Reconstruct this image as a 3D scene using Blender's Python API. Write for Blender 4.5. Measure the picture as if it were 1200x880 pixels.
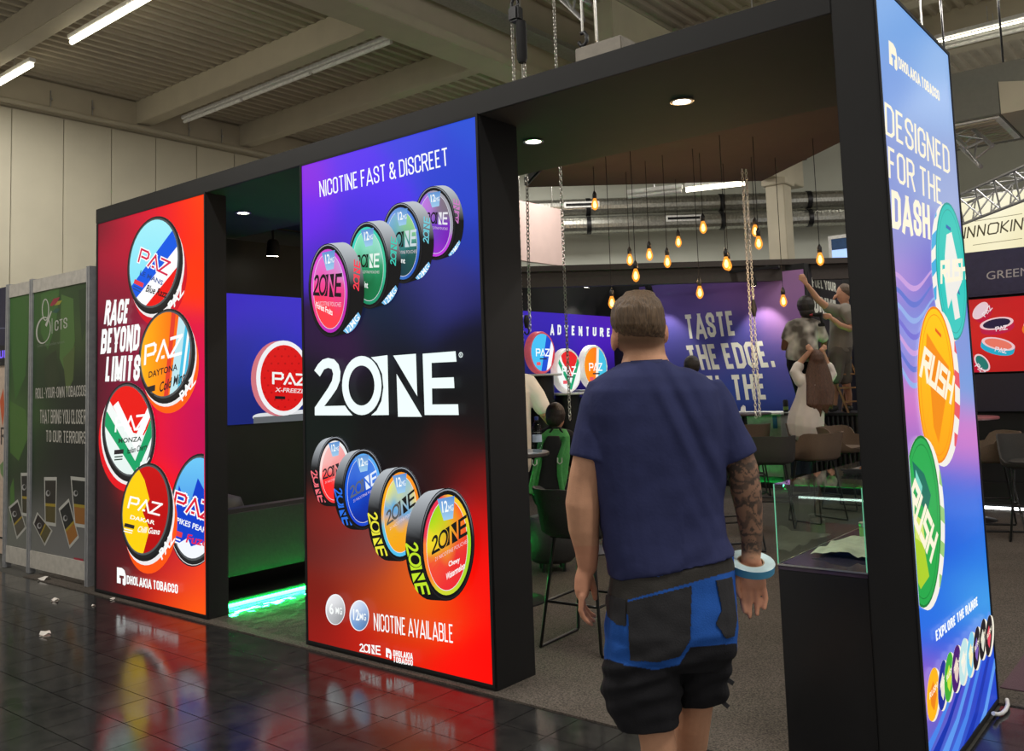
import bpy, bmesh, math, random
from math import sin, cos, pi, radians, sqrt
from mathutils import Vector, Matrix, geometry, noise
random.seed(7)
for _o in list(bpy.data.objects): bpy.data.objects.remove(_o)
SC = bpy.context.scene
COL = SC.collection

# ------------------------------------------------------------------ camera
FPX, YAW, PITCH, ROLL, PCX, PCY = 1048.4, -.6831, .0842, -.0337, 597.47, 361.62
CAM = Vector((0, -3.5, 1.536))
FW = Vector((sin(YAW)*cos(PITCH), cos(YAW)*cos(PITCH), sin(PITCH)))
_r = Vector((cos(YAW), -sin(YAW), 0)); _u = _r.cross(FW)
RT = _r*cos(ROLL) + _u*sin(ROLL); UP = _u*cos(ROLL) - _r*sin(ROLL)
cd = bpy.data.cameras.new('camera'); co = bpy.data.objects.new('camera', cd); COL.objects.link(co)
cd.sensor_width = 36; cd.lens = FPX/1200*36; cd.shift_x = (600-PCX)/1200; cd.shift_y = (PCY-440)/1200
cd.clip_start = .05; cd.clip_end = 200
co.matrix_world = Matrix((( RT.x, UP.x, -FW.x, CAM.x), (RT.y, UP.y, -FW.y, CAM.y), (RT.z, UP.z, -FW.z, CAM.z), (0, 0, 0, 1)))
SC.camera = co

# ------------------------------------------------------------------ world, lights, exposure
SC.view_settings.view_transform = 'Standard'; SC.view_settings.look = 'None'
SC.view_settings.exposure = 0; SC.view_settings.gamma = 1; SC.view_settings.use_curve_mapping = False
W = bpy.data.worlds.new('hall_ambient'); SC.world = W; W.use_nodes = True
W.node_tree.nodes['Background'].inputs[0].default_value = (1, .945, .86, 1)
W.node_tree.nodes['Background'].inputs[1].default_value = .62
def area_light(name, loc, sx, sy, power, col=(1, .955, .88), rot=(0, 0, 0)):
    l = bpy.data.lights.new(name, 'AREA'); l.shape = 'RECTANGLE'; l.size = sx; l.size_y = sy; l.energy = power; l.color = col
    o = bpy.data.objects.new(name, l); COL.objects.link(o); o.location = loc; o.rotation_euler = rot; return o
# light of the hall's fluorescent rows
for (lx, ly, pw) in [(-11, 1.55, 60), (-4.5, -1.6, 55), (1.5, -1.6, 75), (-9.5, -3.2, 60), (3, 4.5, 70), (-3, 8.0, 50), (-9, 9.0, 70), (-1, 12.0, 60)]:
    area_light('hall_fluorescent_light', (lx, ly, 5.95), 3.2, .25, pw*2.7)

# ------------------------------------------------------------------ helpers
def px(x, y, ax, val):
    """point where the line of sight of a photo pixel meets a plane of the place"""
    d = FW + RT*((x-PCX)/FPX) - UP*((y-PCY)/FPX)
    return CAM + d*((val-CAM[ax])/d[ax])
def pxd(x, y, t): return CAM + (FW + RT*((x-PCX)/FPX) - UP*((y-PCY)/FPX))*t
def toscr(P):
    v = Vector(P)-CAM; z = v.dot(FW)
    return (PCX+FPX*v.dot(RT)/z, PCY-FPX*v.dot(UP)/z, z)
def lin(c): return tuple((v/12.92 if v <= .04045 else ((v+.055)/1.055)**2.4) for v in c)
def rgb(r, g, b): return lin((r/255, g/255, b/255))

MATS = {}
def mat(name, col, rough=.6, metal=0, var=.12, scale=20, bump=0, emit=0, ecol=None, spec=.5, coat=0):
    if name in MATS: return MATS[name]
    m = bpy.data.materials.new(name); m.use_nodes = True; nt = m.node_tree; b = nt.nodes['Principled BSDF']
    b.inputs['Roughness'].default_value = rough; b.inputs['Metallic'].default_value = metal
    b.inputs['Specular IOR Level'].default_value = spec
    if coat: b.inputs['Coat Weight'].default_value = coat
    tc = nt.nodes.new('ShaderNodeTexCoord'); n = nt.nodes.new('ShaderNodeTexNoise'); n.inputs['Scale'].default_value = scale; n.inputs['Detail'].default_value = 4
    nt.links.new(tc.outputs['Object'], n.inputs['Vector'])
    cr = nt.nodes.new('ShaderNodeValToRGB')
    cr.color_ramp.elements[0].position = .3; cr.color_ramp.elements[1].position = .7
    cr.color_ramp.elements[0].color = (*[c*(1-var) for c in col], 1); cr.color_ramp.elements[1].color = (*[min(1, c*(1+var)) for c in col], 1)
    nt.links.new(n.outputs['Fac'], cr.inputs['Fac']); nt.links.new(cr.outputs['Color'], b.inputs['Base Color'])
    if bump:
        bp = nt.nodes.new('ShaderNodeBump'); bp.inputs['Strength'].default_value = bump; bp.inputs['Distance'].default_value = .01
        nt.links.new(n.outputs['Fac'], bp.inputs['Height']); nt.links.new(bp.outputs['Normal'], b.inputs['Normal'])
    if emit:
        b.inputs['Emission Color'].default_value = (*(ecol or col), 1); b.inputs['Emission Strength'].default_value = emit
    MATS[name] = m; return m
def attr_mat(name, emit=0, rough=.6, bump=0, scale=60, spec=.4):
    """colour comes from the mesh's own print / dye colours"""
    if name in MATS: return MATS[name]
    m = bpy.data.materials.new(name); m.use_nodes = True; nt = m.node_tree; b = nt.nodes['Principled BSDF']
    a = nt.nodes.new('ShaderNodeAttribute'); a.attribute_name = 'Col'
    b.inputs['Roughness'].default_value = rough; b.inputs['Specular IOR Level'].default_value = spec
    if emit:
        b.inputs['Base Color'].default_value = (.003, .003, .003, 1); b.inputs['Specular IOR Level'].default_value = .12
        nt.links.new(a.outputs['Color'], b.inputs['Emission Color']); b.inputs['Emission Strength'].default_value = emit
    else: nt.links.new(a.outputs['Color'], b.inputs['Base Color'])
    if bump:
        tc = nt.nodes.new('ShaderNodeTexCoord'); n = nt.nodes.new('ShaderNodeTexNoise'); n.inputs['Scale'].default_value = scale; n.inputs['Detail'].default_value = 5
        nt.links.new(tc.outputs['Object'], n.inputs['Vector'])
        bp = nt.nodes.new('ShaderNodeBump'); bp.inputs['Strength'].default_value = bump; bp.inputs['Distance'].default_value = .01
        nt.links.new(n.outputs['Fac'], bp.inputs['Height']); nt.links.new(bp.outputs['Normal'], b.inputs['Normal'])
    MATS[name] = m; return m
def glass_mat(name, tint=(.93, .98, .95)):
    m = bpy.data.materials.new(name); m.use_nodes = True; nt = m.node_tree
    nt.nodes.remove(nt.nodes['Principled BSDF']); out = nt.nodes['Material Output']
    t = nt.nodes.new('ShaderNodeBsdfTransparent'); t.inputs[0].default_value = (*tint, 1)
    g = nt.nodes.new('ShaderNodeBsdfGlossy'); g.inputs['Roughness'].default_value = .02
    fr = nt.nodes.new('ShaderNodeFresnel'); fr.inputs[0].default_value = 1.5
    mx = nt.nodes.new('ShaderNodeMixShader')
    gm_ = nt.nodes.new('ShaderNodeNewGeometry'); sb_ = nt.nodes.new('ShaderNodeMath'); sb_.operation = 'SUBTRACT'; sb_.inputs[0].default_value = 1; ml_ = nt.nodes.new('ShaderNodeMath'); ml_.operation = 'MULTIPLY'
    nt.links.new(gm_.outputs['Backfacing'], sb_.inputs[1]); nt.links.new(fr.outputs[0], ml_.inputs[0]); nt.links.new(sb_.outputs[0], ml_.inputs[1]); nt.links.new(ml_.outputs[0], mx.inputs[0]); nt.links.new(t.outputs[0], mx.inputs[1]); nt.links.new(g.outputs[0], mx.inputs[2]); nt.links.new(mx.outputs[0], out.inputs[0])
    MATS[name] = m; return m

class MB:
    def __init__(s): s.v = []; s.f = []; s.c = []
    def face(s, pts, col=None):
        n = len(s.v); s.v += [tuple(p) for p in pts]; s.f.append(tuple(range(n, n+len(pts)))); s.c.append(col); return s
    def box(s, a, b, c=None):
        (x0, y0, z0), (x1, y1, z1) = a, b; n = len(s.v)
        if x0 > x1: x0, x1 = x1, x0
        if y0 > y1: y0, y1 = y1, y0
        if z0 > z1: z0, z1 = z1, z0
        s.v += [(x0,y0,z0),(x1,y0,z0),(x1,y1,z0),(x0,y1,z0),(x0,y0,z1),(x1,y0,z1),(x1,y1,z1),(x0,y1,z1)]
        for q in [(0,3,2,1),(4,5,6,7),(0,1,5,4),(1,2,6,5),(2,3,7,6),(3,0,4,7)]: s.f.append(tuple(n+i for i in q)); s.c.append(c)
        return s
    def obox(s, p, q, w, h, c=None, up=(0, 0, 1)):
        """bar from p to q, w wide, h high"""
        p = Vector(p); q = Vector(q); d = (q-p).normalized(); up = Vector(up)
        if abs(d.dot(up)) > .98: up = Vector((1, 0, 0))
        sd = d.cross(up).normalized(); u = sd.cross(d).normalized(); n = len(s.v)
        for e in (p, q):
            for a, b in ((-1,-1),(1,-1),(1,1),(-1,1)): s.v.append(tuple(e+sd*(a*w/2)+u*(b*h/2)))
        for k in [(0,3,2,1),(4,5,6,7),(0,1,5,4),(1,2,6,5),(2,3,7,6),(3,0,4,7)]: s.f.append(tuple(n+i for i in k)); s.c.append(c)
        return s
    def rings(s, rs, cap=True, c=None):
        n = len(s.v); k = len(rs[0])
        for r in rs: s.v += [tuple(p) for p in r]
        for i in range(len(rs)-1):
            for j in range(k):
                s.f.append((n+i*k+j, n+i*k+(j+1) % k, n+(i+1)*k+(j+1) % k, n+(i+1)*k+j)); s.c.append(c)
        if cap:
            s.f.append(tuple(n+j for j in reversed(range(k)))); s.c.append(c)
            e = n+(len(rs)-1)*k; s.f.append(tuple(e+j for j in range(k))); s.c.append(c)
        return s
    def tube(s, pts, r, seg=8, cap=True, c=None):
        pts = [Vector(p) for p in pts]; rs = []; prev = None
        rad = r if isinstance(r, (list, tuple)) else [r]*len(pts)
        for i, p in enumerate(pts):
            d = (pts[min(i+1, len(pts)-1)]-pts[max(i-1, 0)]).normalized()
            if prev is None:
                a = Vector((0, 0, 1)) if abs(d.z) < .9 else Vector((1, 0, 0)); a = (a-d*a.dot(d)).normalized()
            else:
                a = prev-d*prev.dot(d); a = a.normalized() if a.length > 1e-6 else Vector((1, 0, 0))
            prev = a; b = d.cross(a)
            rs.append([p+a*(cos(2*pi*j/seg)*rad[i])+b*(sin(2*pi*j/seg)*rad[i]) for j in range(seg)])
        return s.rings(rs, cap, c)
    def lathe(s, prof, center=(0, 0, 0), seg=24, c=None, sx=1, sy=1):
        cx, cy, cz = center
        return s.rings([[(cx+r*cos(2*pi*j/seg)*sx, cy+r*sin(2*pi*j/seg)*sy, cz+z) for j in range(seg)] for r, z in prof], True, c)
    def prism(s, poly, off, c=None):
        off = Vector(off); a = [Vector(p) for p in poly]; b = [p+off for p in a]; k = len(a)
        n = len(s.v); s.v += [tuple(p) for p in a+b]
        s.f.append(tuple(n+i for i in reversed(range(k)))); s.f.append(tuple(n+k+i for i in range(k))); s.c += [c, c]
        for i in range(k): s.f.append((n+i, n+(i+1) % k, n+k+(i+1) % k, n+k+i)); s.c.append(c)
        return s
    def mesh(s, name, off=(0, 0, 0)):
        me = bpy.data.meshes.new(name); ox, oy, oz = off
        me.from_pydata([(x-ox, y-oy, z-oz) for x, y, z in s.v], [], s.f)
        if any(c is not None for c in s.c):
            at = me.color_attributes.new('Col', 'FLOAT_COLOR', 'CORNER'); i = 0; buf = []
            for f, c in zip(s.f, s.c):
                for k in range(len(f)):
                    cc = (c[k] if isinstance(c, list) else c) or (.5, .5, .5); buf += [cc[0], cc[1], cc[2], 1]
            at.data.foreach_set('color', buf)
        me.update(); return me

ABS = {}
def tag(o, label=None, cat=None, group=None, kind=None):
    if label: o['label'] = label
    if cat: o['category'] = cat
    if group: o['group'] = group
    if kind: o['kind'] = kind
    return o
def root(name, label, cat, loc=(0, 0, 0), group=None, rz=0, kind=None):
    o = bpy.data.objects.new(name, None); COL.objects.link(o); o.location = loc; o.rotation_euler = (0, 0, rz); o.empty_display_size = .1
    ABS[o.name] = Vector(loc); return tag(o, label, cat, group, kind)
def smooth(me, ang=40):
    for p in me.polygons: p.use_smooth = True
    me.set_sharp_from_angle(angle=radians(ang))
def obj(name, mb, m, parent=None, sm=None, local=False, bevel=0, recalc=True):
    base = ABS.get(parent.name, Vector()) if (parent and not local) else Vector()
    me = mb.mesh(name, base) if isinstance(mb, MB) else mb
    if recalc and isinstance(mb, MB):
        bm = bmesh.new(); bm.from_mesh(me); bmesh.ops.recalc_face_normals(bm, faces=bm.faces)
        if bevel: bmesh.ops.bevel(bm, geom=[e for e in bm.edges if e.is_manifold and e.calc_face_angle(0) > .5], offset=bevel, segments=2, affect='EDGES', clamp_overlap=True)
        bm.to_mesh(me); bm.free()
    if sm: smooth(me, sm)
    if m: me.materials.append(MATS[m] if isinstance(m, str) else m)
    o = bpy.data.objects.new(name, me); COL.objects.link(o)
    if parent: o.parent = parent; ABS[o.name] = base
    return o
def struct(name, mb, m, label, cat, **k):
    return tag(obj(name, mb, m, **k), label, cat, kind='structure')
def thing(name, mb, m, label, cat, group=None, **k):
    return tag(obj(name, mb, m, **k), label, cat, group)
def copy_tree(o, parent=None):
    c = o.copy(); COL.objects.link(c); c.parent = parent
    for ch in [x for x in bpy.data.objects if x.parent == o]: copy_tree(ch, c)
    return c

mat('black_laminate', (.009, .009, .0095), .5, var=.1, scale=6, spec=.3)
mat('black_matte', (.009, .009, .010), .7, var=.15, scale=8, spec=.3)
mat('dark_metal', (.03, .03, .032), .38, metal=.6)
mat('steel', (.55, .55, .53), .32, metal=1, scale=40)
mat('alu', (.52, .52, .53), .38, metal=.85, scale=30)
mat('chain_steel', (.62, .60, .55), .35, metal=.8, scale=50)
mat('white_plastic', (.75, .75, .73), .4)
mat('hall_paint', rgb(184, 176, 156), .65, var=.05, scale=3, bump=.05)
mat('deck_metal', rgb(176, 168, 150), .5, var=.07, scale=5)
mat('wall_panel', rgb(192, 186, 166), .55, var=.04, scale=2)
mat('lamp_tube', (1, .97, .86), .4, emit=9, ecol=(1, .93, .72))
# ================================================================== THE HALL
# --- tiled floor
mt = bpy.data.materials.new('floor_tile'); mt.use_nodes = True; nt = mt.node_tree; b = nt.nodes['Principled BSDF']
tc = nt.nodes.new('ShaderNodeTexCoord'); oi = nt.nodes.new('ShaderNodeObjectInfo')
n1 = nt.nodes.new('ShaderNodeTexNoise'); n1.inputs['Scale'].default_value = 9; n1.inputs['Detail'].default_value = 8; n1.inputs['Roughness'].default_value = .7
geo = nt.nodes.new('ShaderNodeNewGeometry'); nt.links.new(geo.outputs['Position'], n1.inputs['Vector'])
cr = nt.nodes.new('ShaderNodeValToRGB'); cr.color_ramp.elements[0].color = (.010, .010, .011, 1); cr.color_ramp.elements[1].color = (.038, .037, .035, 1)
cr.color_ramp.elements[0].position = .35; cr.color_ramp.elements[1].position = .75
nt.links.new(n1.outputs['Fac'], cr.inputs[0]); nt.links.new(cr.outputs[0], b.inputs['Base Color'])
n2 = nt.nodes.new('ShaderNodeTexNoise'); n2.inputs['Scale'].default_value = 2.5; n2.inputs['Detail'].default_value = 6; nt.links.new(geo.outputs['Position'], n2.inputs['Vector'])
mr = nt.nodes.new('ShaderNodeMapRange'); mr.inputs['From Min'].default_value = .3; mr.inputs['From Max'].default_value = .7; mr.inputs['To Min'].default_value = .07; mr.inputs['To Max'].default_value = .20
nt.links.new(n2.outputs['Fac'], mr.inputs['Value']); nt.links.new(mr.outputs[0], b.inputs['Roughness'])
bp = nt.nodes.new('ShaderNodeBump'); bp.inputs['Strength'].default_value = .10; bp.inputs['Distance'].default_value = .004
nt.links.new(n1.outputs['Fac'], bp.inputs['Height']); nt.links.new(bp.outputs['Normal'], b.inputs['Normal'])
MATS['floor_tile'] = mt
mat('grout', (.06, .058, .052), .9, scale=60)
floor = struct('floor', MB().box((-14.3, -7, -.12), (7, 18, -.007)), 'grout', 'dark glossy tiled hall floor', 'floor')
TS = .25
cand = []
for i in range(-42, 20):
    for j in range(-14, 12):
        x0 = -4.478+i*TS; y0 = -1.30+j*TS; cx, cy = x0+TS/2, y0+TS/2
        if cx < -1.05 and cy > .06: continue
        if cy > 1.15 or cx > 1.2: continue
        v = Vector((cx, cy, 0))-CAM
        if v.dot(FW) < .6: continue
        s = toscr((cx, cy, 0))
        if -60 < s[0] < 1260 and s[1] < 960: cand.append((s[2], cx, cy))
cand.sort()
tm = MB(); h = TS/2-.0018; e = .0006
tm.rings([[(-h, -h, -.008), (h, -h, -.008), (h, h, -.008), (-h, h, -.008)], [(-h, -h, 0), (h, -h, 0), (h, h, 0), (-h, h, 0)]])
tme = tm.mesh('tile'); tme.materials.append(mt)
for k, (d, x, y) in enumerate(cand[:300]):
    o = bpy.data.objects.new('tile', tme); COL.objects.link(o); o.parent = floor
    o.location = (x, y, 0); o.rotation_euler = (random.uniform(-.0022, .0022), random.uniform(-.0022, .0022), 0)
fm = MB()
seen = {(round(c[1], 3), round(c[2], 3)) for c in cand[:300]}
for i in range(-40, 24):
    for j in range(-20, 12):
        cx, cy = -4.478+i*TS+TS/2, -1.30+j*TS+TS/2
        if (round(cx, 3), round(cy, 3)) in seen or cx > 1.6: continue
        if (cx < -1.05 and cy > .06) or cy > 1.15: continue
        n = len(fm.v); fm.v += [(x+cx, y+cy, z) for x, y, z in tm.v]; fm.f += [tuple(n+q for q in f) for f in tm.f]; fm.c += [None]*len(tm.f)
tag(obj('distant_tiles', fm, 'floor_tile', floor), kind='stuff')
mc = bpy.data.materials.new('carpet_pile'); mc.use_nodes = True; nt = mc.node_tree; b = nt.nodes['Principled BSDF']; b.inputs['Roughness'].default_value = .95; b.inputs['Specular IOR Level'].default_value = .1
geo = nt.nodes.new('ShaderNodeNewGeometry'); n1 = nt.nodes.new('ShaderNodeTexNoise'); n1.inputs['Scale'].default_value = 120; n1.inputs['Detail'].default_value = 5
n2 = nt.nodes.new('ShaderNodeTexNoise'); n2.inputs['Scale'].default_value = 1.7; n2.inputs['Detail'].default_value = 3
nt.links.new(geo.outputs['Position'], n1.inputs['Vector']); nt.links.new(geo.outputs['Position'], n2.inputs['Vector'])
cr = nt.nodes.new('ShaderNodeValToRGB'); cr.color_ramp.elements[0].color = (*rgb(58, 54, 51), 1); cr.color_ramp.elements[1].color = (*rgb(118, 110, 102), 1); cr.color_ramp.elements[0].position = .3; cr.color_ramp.elements[1].position = .7
mx = nt.nodes.new('ShaderNodeMixRGB'); mx.blend_type = 'MULTIPLY'; mx.inputs[0].default_value = .5
nt.links.new(n1.outputs['Fac'], cr.inputs[0]); nt.links.new(cr.outputs[0], mx.inputs[1]); nt.links.new(n2.outputs['Fac'], mx.inputs[2]); nt.links.new(mx.outputs[0], b.inputs['Base Color'])
bp = nt.nodes.new('ShaderNodeBump'); bp.inputs['Strength'].default_value = .6; bp.inputs['Distance'].default_value = .006; nt.links.new(n1.outputs['Fac'], bp.inputs['Height']); nt.links.new(bp.outputs['Normal'], b.inputs['Normal'])
MATS['carpet_pile'] = mc
struct('floor_carpet', MB().box((-8.4, -.045, -.006), (-1.0, 16, .006)).box((-1.0, 1.17, -.006), (5, 16, .006)), 'carpet_pile', 'grey brown carpet laid inside the stand and on the aisle', 'carpet')

# --- left hall wall with its panels
wl = struct('wall_left', MB().box((-14.4, -8, 0), (-14.09, 22, 7.4)), 'hall_paint', 'pale hall wall of tall panels behind the stands', 'wall')
y = 2.04-.77*12
while y < 12:
    obj('panel', MB().box((-14.09, y+.006, .0), (-14.05, y+.764, 5.93)), 'wall_panel', wl, bevel=.004); y += .77
obj('edge_beam', MB().box((-14.09, -8, 5.95), (-13.95, 22, 6.43)), 'hall_paint', wl)
for yy in (2.55, 3.2, 4.9, 5.55): obj('bracket', MB().box((-13.95, yy, 6.05), (-13.93, yy+.012, 6.3)).box((-13.95, yy, 6.15), (-13.92, yy+.03, 6.19)), 'alu', wl)
obj('conduit', MB().tube([(-13.9, -8, 6.0), (-13.9, 16, 5.98)], .045, 10), 'hall_paint', wl, sm=60)

# --- corrugated roof deck
def deck(x0, x1, y0, y1, z, pitch=.2, h=.05):
    m = MB(); x = x0; pts = []
    while x < x1:
        pts += [(x, z), (x+pitch*.30, z), (x+pitch*.42, z+h), (x+pitch*.88, z+h)]; x += pitch
    for (xa, za), (xb, zb) in zip(pts, pts[1:]):
        m.face([(xa, y0, za), (xb, y0, zb), (xb, y1, zb), (xa, y1, za)])
    return m
ceil = struct('ceiling', deck(-14.1, -7.9, -8, 22, 6.44), 'deck_metal', 'corrugated metal roof deck over the hall', 'ceiling')
obj('roof_deck', deck(-8.0, 9, -8, 22, 7.15), 'deck_metal', ceil)
for (ya, yb) in [(-3.6, -3.35), (-1.2, -.95), (1.15, 1.38), (3.95, 4.19), (5.93, 6.16), (8.0, 8.25), (10.2, 10.45)]:
    obj('beam', MB().box((-14.0, ya, 6.066), (-7.9, yb, 6.46)), 'hall_paint', ceil, bevel=.01)
gird = obj('girder', MB().box((-8.12, -8, 5.98), (-7.62, 22, 6.12)).box((-8.02, -8, 6.12), (-7.72, 22, 7.2)), 'hall_paint', ceil, bevel=.01)
obj('cable_tray', MB().box((-7.6, 1, 6.42), (-7.3, 15, 6.44)).box((-7.6, 1, 6.44), (-7.59, 15, 6.5)).box((-7.31, 1, 6.44), (-7.3, 15, 6.5)), 'alu', ceil)
for (ya, yb) in [(4.2, 4.5), (9.2, 9.5), (11.6, 11.9), (16, 16.3)]:
    obj('beam', MB().box((-7.72, ya, 6.55), (9, yb, 7.2)), 'hall_paint', ceil, bevel=.01)
# fluorescent fittings
def fluor(p, q, label, lit=True, rad=.028, grp='fluorescent ceiling lights'):
    p = Vector(p); q = Vector(q); r = root('fluorescent_light', label, 'ceiling light', p, grp)
    obj('batten', MB().obox(p+Vector((0, 0, .07)), q+Vector((0, 0, .07)), .09, .06), 'white_plastic', r, bevel=.008)
    n = max(1, int(round((q-p).length/1.5)))
    for k in range(n):
        a = p.lerp(q, (k+.02)/n); bb = p.lerp(q, (k+.98)/n)
        obj('tube', MB().tube([a, bb], rad, 10), 'lamp_tube' if lit else 'white_plastic', r, sm=60)
    for k in range(1, n+1):
        c = p.lerp(q, (k-.5)/n); obj('hanger', MB().tube([c+Vector((0, 0, .1)), c+Vector((0, 0, .34))], .008, 6), 'alu', r)
    return r
fluor((-14.0+.6, 1.58, 6.02), (-12.25, 1.58, 6.02), 'lit fluorescent tube nearest the pale hall wall')
fluor((-11.15, 1.58, 6.02), (-8.3, 1.58, 6.02), 'lit fluorescent tubes at the top left of the hall roof')
fluor((-13.2, 4.36, 6.02), (-8.2, 4.36, 6.02), 'long unlit fluorescent batten along the second roof beam', lit=False)
fa = px(1096, 50, 2, 6.3); fluor(fa, fa+Vector((4.2, 0, 0)), 'lit fluorescent tubes at the top right beside the blue pillar', rad=.013)
fa = px(1104, 57, 2, 6.3); fluor(fa, fa+Vector((4.2, 0, 0)), 'second fluorescent row at the top right, unlit', lit=False)
# --- rear diagonal hall wall with spiral ducts
da = pxd(540, 241, 18); db = pxd(1010, 241, 18); da.z = db.z = 0
dd = (db-da).normalized(); nn = Vector((-dd.y, dd.x, 0))
struct('wall_back', MB().obox(da+nn*.75+Vector((0, 0, 3.5)), db+nn*.75+dd*.6+Vector((0, 0, 3.5)), .12, 7), mat('back_wall_paint', rgb(205, 208, 196), .7, var=.03, scale=2), 'pale grey green hall wall behind the round ducts', 'wall')
mat('duct_metal', (.50, .50, .46), .30, metal=.9, var=.2, scale=25)
def duct(z, r, label):
    t = root('ventilation_duct', label, 'duct', da+Vector((0, 0, z)), 'spiral ducts on the rear hall wall')
    L = (db-da).length+.3; m = MB(); rs = []; k = int(L/.07); up = Vector((0, 0, 1))
    for i in range(k):
        for ds, rr in ((0, r), (.052, r), (.056, r+.007), (.066, r+.007)):
            c = da+dd*(i*.07+ds)+Vector((0, 0, z)); rs.append([c+nn*(cos(2*pi*j/14)*rr)+up*(sin(2*pi*j/14)*rr) for j in range(14)])
    m.rings(rs); obj('pipe', m, 'duct_metal', t, sm=25)
    for s in (.30, .62, .83):
        c = da+dd*(L*s)+Vector((0, 0, z)); obj('collar', MB().tube([c, c+dd*.09], r+.018, 16), 'dark_metal', t, sm=50)
    return t
d1 = duct(5.03, .165, 'upper spiral ventilation duct on the rear hall wall')
d2 = duct(4.66, .165, 'lower spiral ventilation duct on the rear hall wall')
for t, s, z in ((d1, .30, 5.02), (d2, .55, 4.68)):
    c = da+dd*((db-da).length*s)-nn*.165+Vector((0, 0, z+.03)); q = obj('grille', MB().obox(c-dd*.35, c+dd*.35, .05, .12), 'white_plastic', t)
    obj('slot', MB().obox(c-dd*.32-nn*.027, c+dd*.32-nn*.027, .01, .05), 'black_matte', q)
fa = pxd(735, 231, 13.5); fb = px(874, 215, 2, fa.z)
fluor(fa.lerp(fb, .5), fb, 'lit fluorescent tube seen above the hanging bulbs'); fluor(fa, fa.lerp(fb, .48), 'unlit fluorescent batten left of the lit tube above the bulbs', lit=False)
struct('wall_far', MB().box((-7.5, 21.6, 0), (9, 21.8, 7.4)), 'back_wall_paint', 'far pale hall wall behind the navy stand', 'wall')
# column and Y beam
cpt = pxd(913, 240, 16); 
hc = root('hall_column', 'pale square hall column behind the hanging bulbs', 'column', (cpt.x, cpt.y, 0))
obj('shaft', MB().box((cpt.x-.17, cpt.y-.17, 0), (cpt.x+.17, cpt.y+.17, 5.0)), 'hall_paint', hc, bevel=.012)
obj('capital', MB().box((cpt.x-.22, cpt.y-.22, 4.9), (cpt.x+.22, cpt.y+.22, 5.02)), 'hall_paint', hc, bevel=.01)
obj('beam', MB().box((cpt.x-.2, cpt.y-5.5, 5.02), (cpt.x+.1, cpt.y+1.0, 6.6)), 'hall_paint', hc, bevel=.01)
obj('beam_tray', MB().box((cpt.x+.1, cpt.y-5, 5.5), (cpt.x+.22, cpt.y+.9, 5.53)), 'dark_metal', hc)
# ================================================================== THE STAND: shell
XL, X1, X2a, X2b, X3a, X3 = -7.205, -5.590, -4.535, -3.015, -1.155, -.988
ZT, ZH = 2.96, 3.082
mat('stand_wall', (.011, .011, .012), .6, var=.12, scale=5, spec=.3)
mat('stand_fabric', (.020, .017, .016), .85, var=.1, scale=40, bump=.1)
hd = root('stand_header', 'long black header beam and soffit over the three pillars', 'header', (XL, 0, ZT))
obj('fascia', MB().box((XL, 0, ZT), (X3a, .012, ZH)), 'black_laminate', hd, bevel=.003)
obj('soffit', MB().box((XL, .012, ZT), (X3a, 1.25, ZT+.05)), mat('soffit_board', (.055, .058, .056), .75, var=.06, scale=4), hd)
obj('top_board', MB().box((XL, .012, ZT+.06), (X3a, 1.25, ZH)), 'black_laminate', hd)
obj('lounge_ceiling', MB().box((-8.1, 1.25, ZT+.06), (-5.6, 3.28, ZT+.11)), 'black_matte', hd)
# walls of the stand
struct('wall_lounge', MB().box((-7.13, .17, 0), (-7.05, 3.2, 2.94)), 'stand_wall', 'black left wall of the stand behind the lounge', 'wall')
struct('wall_return', MB().box((-8.1, 3.2, 0), (-7.05, 3.28, 2.94)), 'stand_wall', 'short black return wall of the stand', 'wall')
struct('wall_stand_left', MB().box((-8.1, 3.28, 0), (-8.0, 9.1, 3.12)), 'stand_wall', 'black left wall of the stand behind the giant cans', 'wall')
struct('wall_stand_back', MB().box((-8.0, 9.02, 0), (-4.74, 9.12, 3.12)), 'stand_wall', 'black back wall of the stand', 'wall')
struct('wall_corner', MB().box((-4.84, 9.12, 0), (-4.74, 11.2, 3.12)), 'stand_wall', 'black side wall at the back corner of the stand', 'wall')
struct('wall_stand_side', MB().box((-4.74, 11.1, 0), (-3.6, 11.2, 3.0)), mat('blue_wall', rgb(40, 40, 120), .6), 'blue wall beyond the black stand corner', 'wall')
# low canopy turned against the stand
A = px(893, 212, 2, 3.5); B = px(617, 219.5, 2, 3.5); C = px(982, 168, 2, 3.5); d2v = (C-A).normalized()
cv = root('hanging_canopy', 'dark brown ceiling canopy from which the bulbs hang', 'canopy', (A.x, A.y, 3.5))
mat('canopy_brown', rgb(64, 52, 50), .85, var=.05, scale=10)
A2 = A+d2v*2.6; B2 = B+d2v*2.6
obj('fabric', MB().prism([B, A, A2, B2], (0, 0, .03)), 'canopy_brown', cv)
for p, q in ((A, B), (B, B2), (A, A2), (A2, B2)):
    obj('edge_profile', MB().obox(p+Vector((0, 0, .06)), q+Vector((0, 0, .06)), .04, .08), 'black_matte', cv)
h0 = px(630, 313, 2, 3.2); h1 = px(1005, 302.5, 2, 3.2)
hb = (h1-h0).normalized(); h0 = h0-hb*.6
thing('canopy_beam', MB().obox(h0-Vector((0, 0, .04)), h1-Vector((0, 0, .04)), .25, .08).obox(h0-Vector((0, 0, .19)), h1-Vector((0, 0, .19)), .12, .22), mat('beam_dark', rgb(50, 42, 38), .7), 'dark beam running across behind the hanging bulbs', 'beam')
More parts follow.
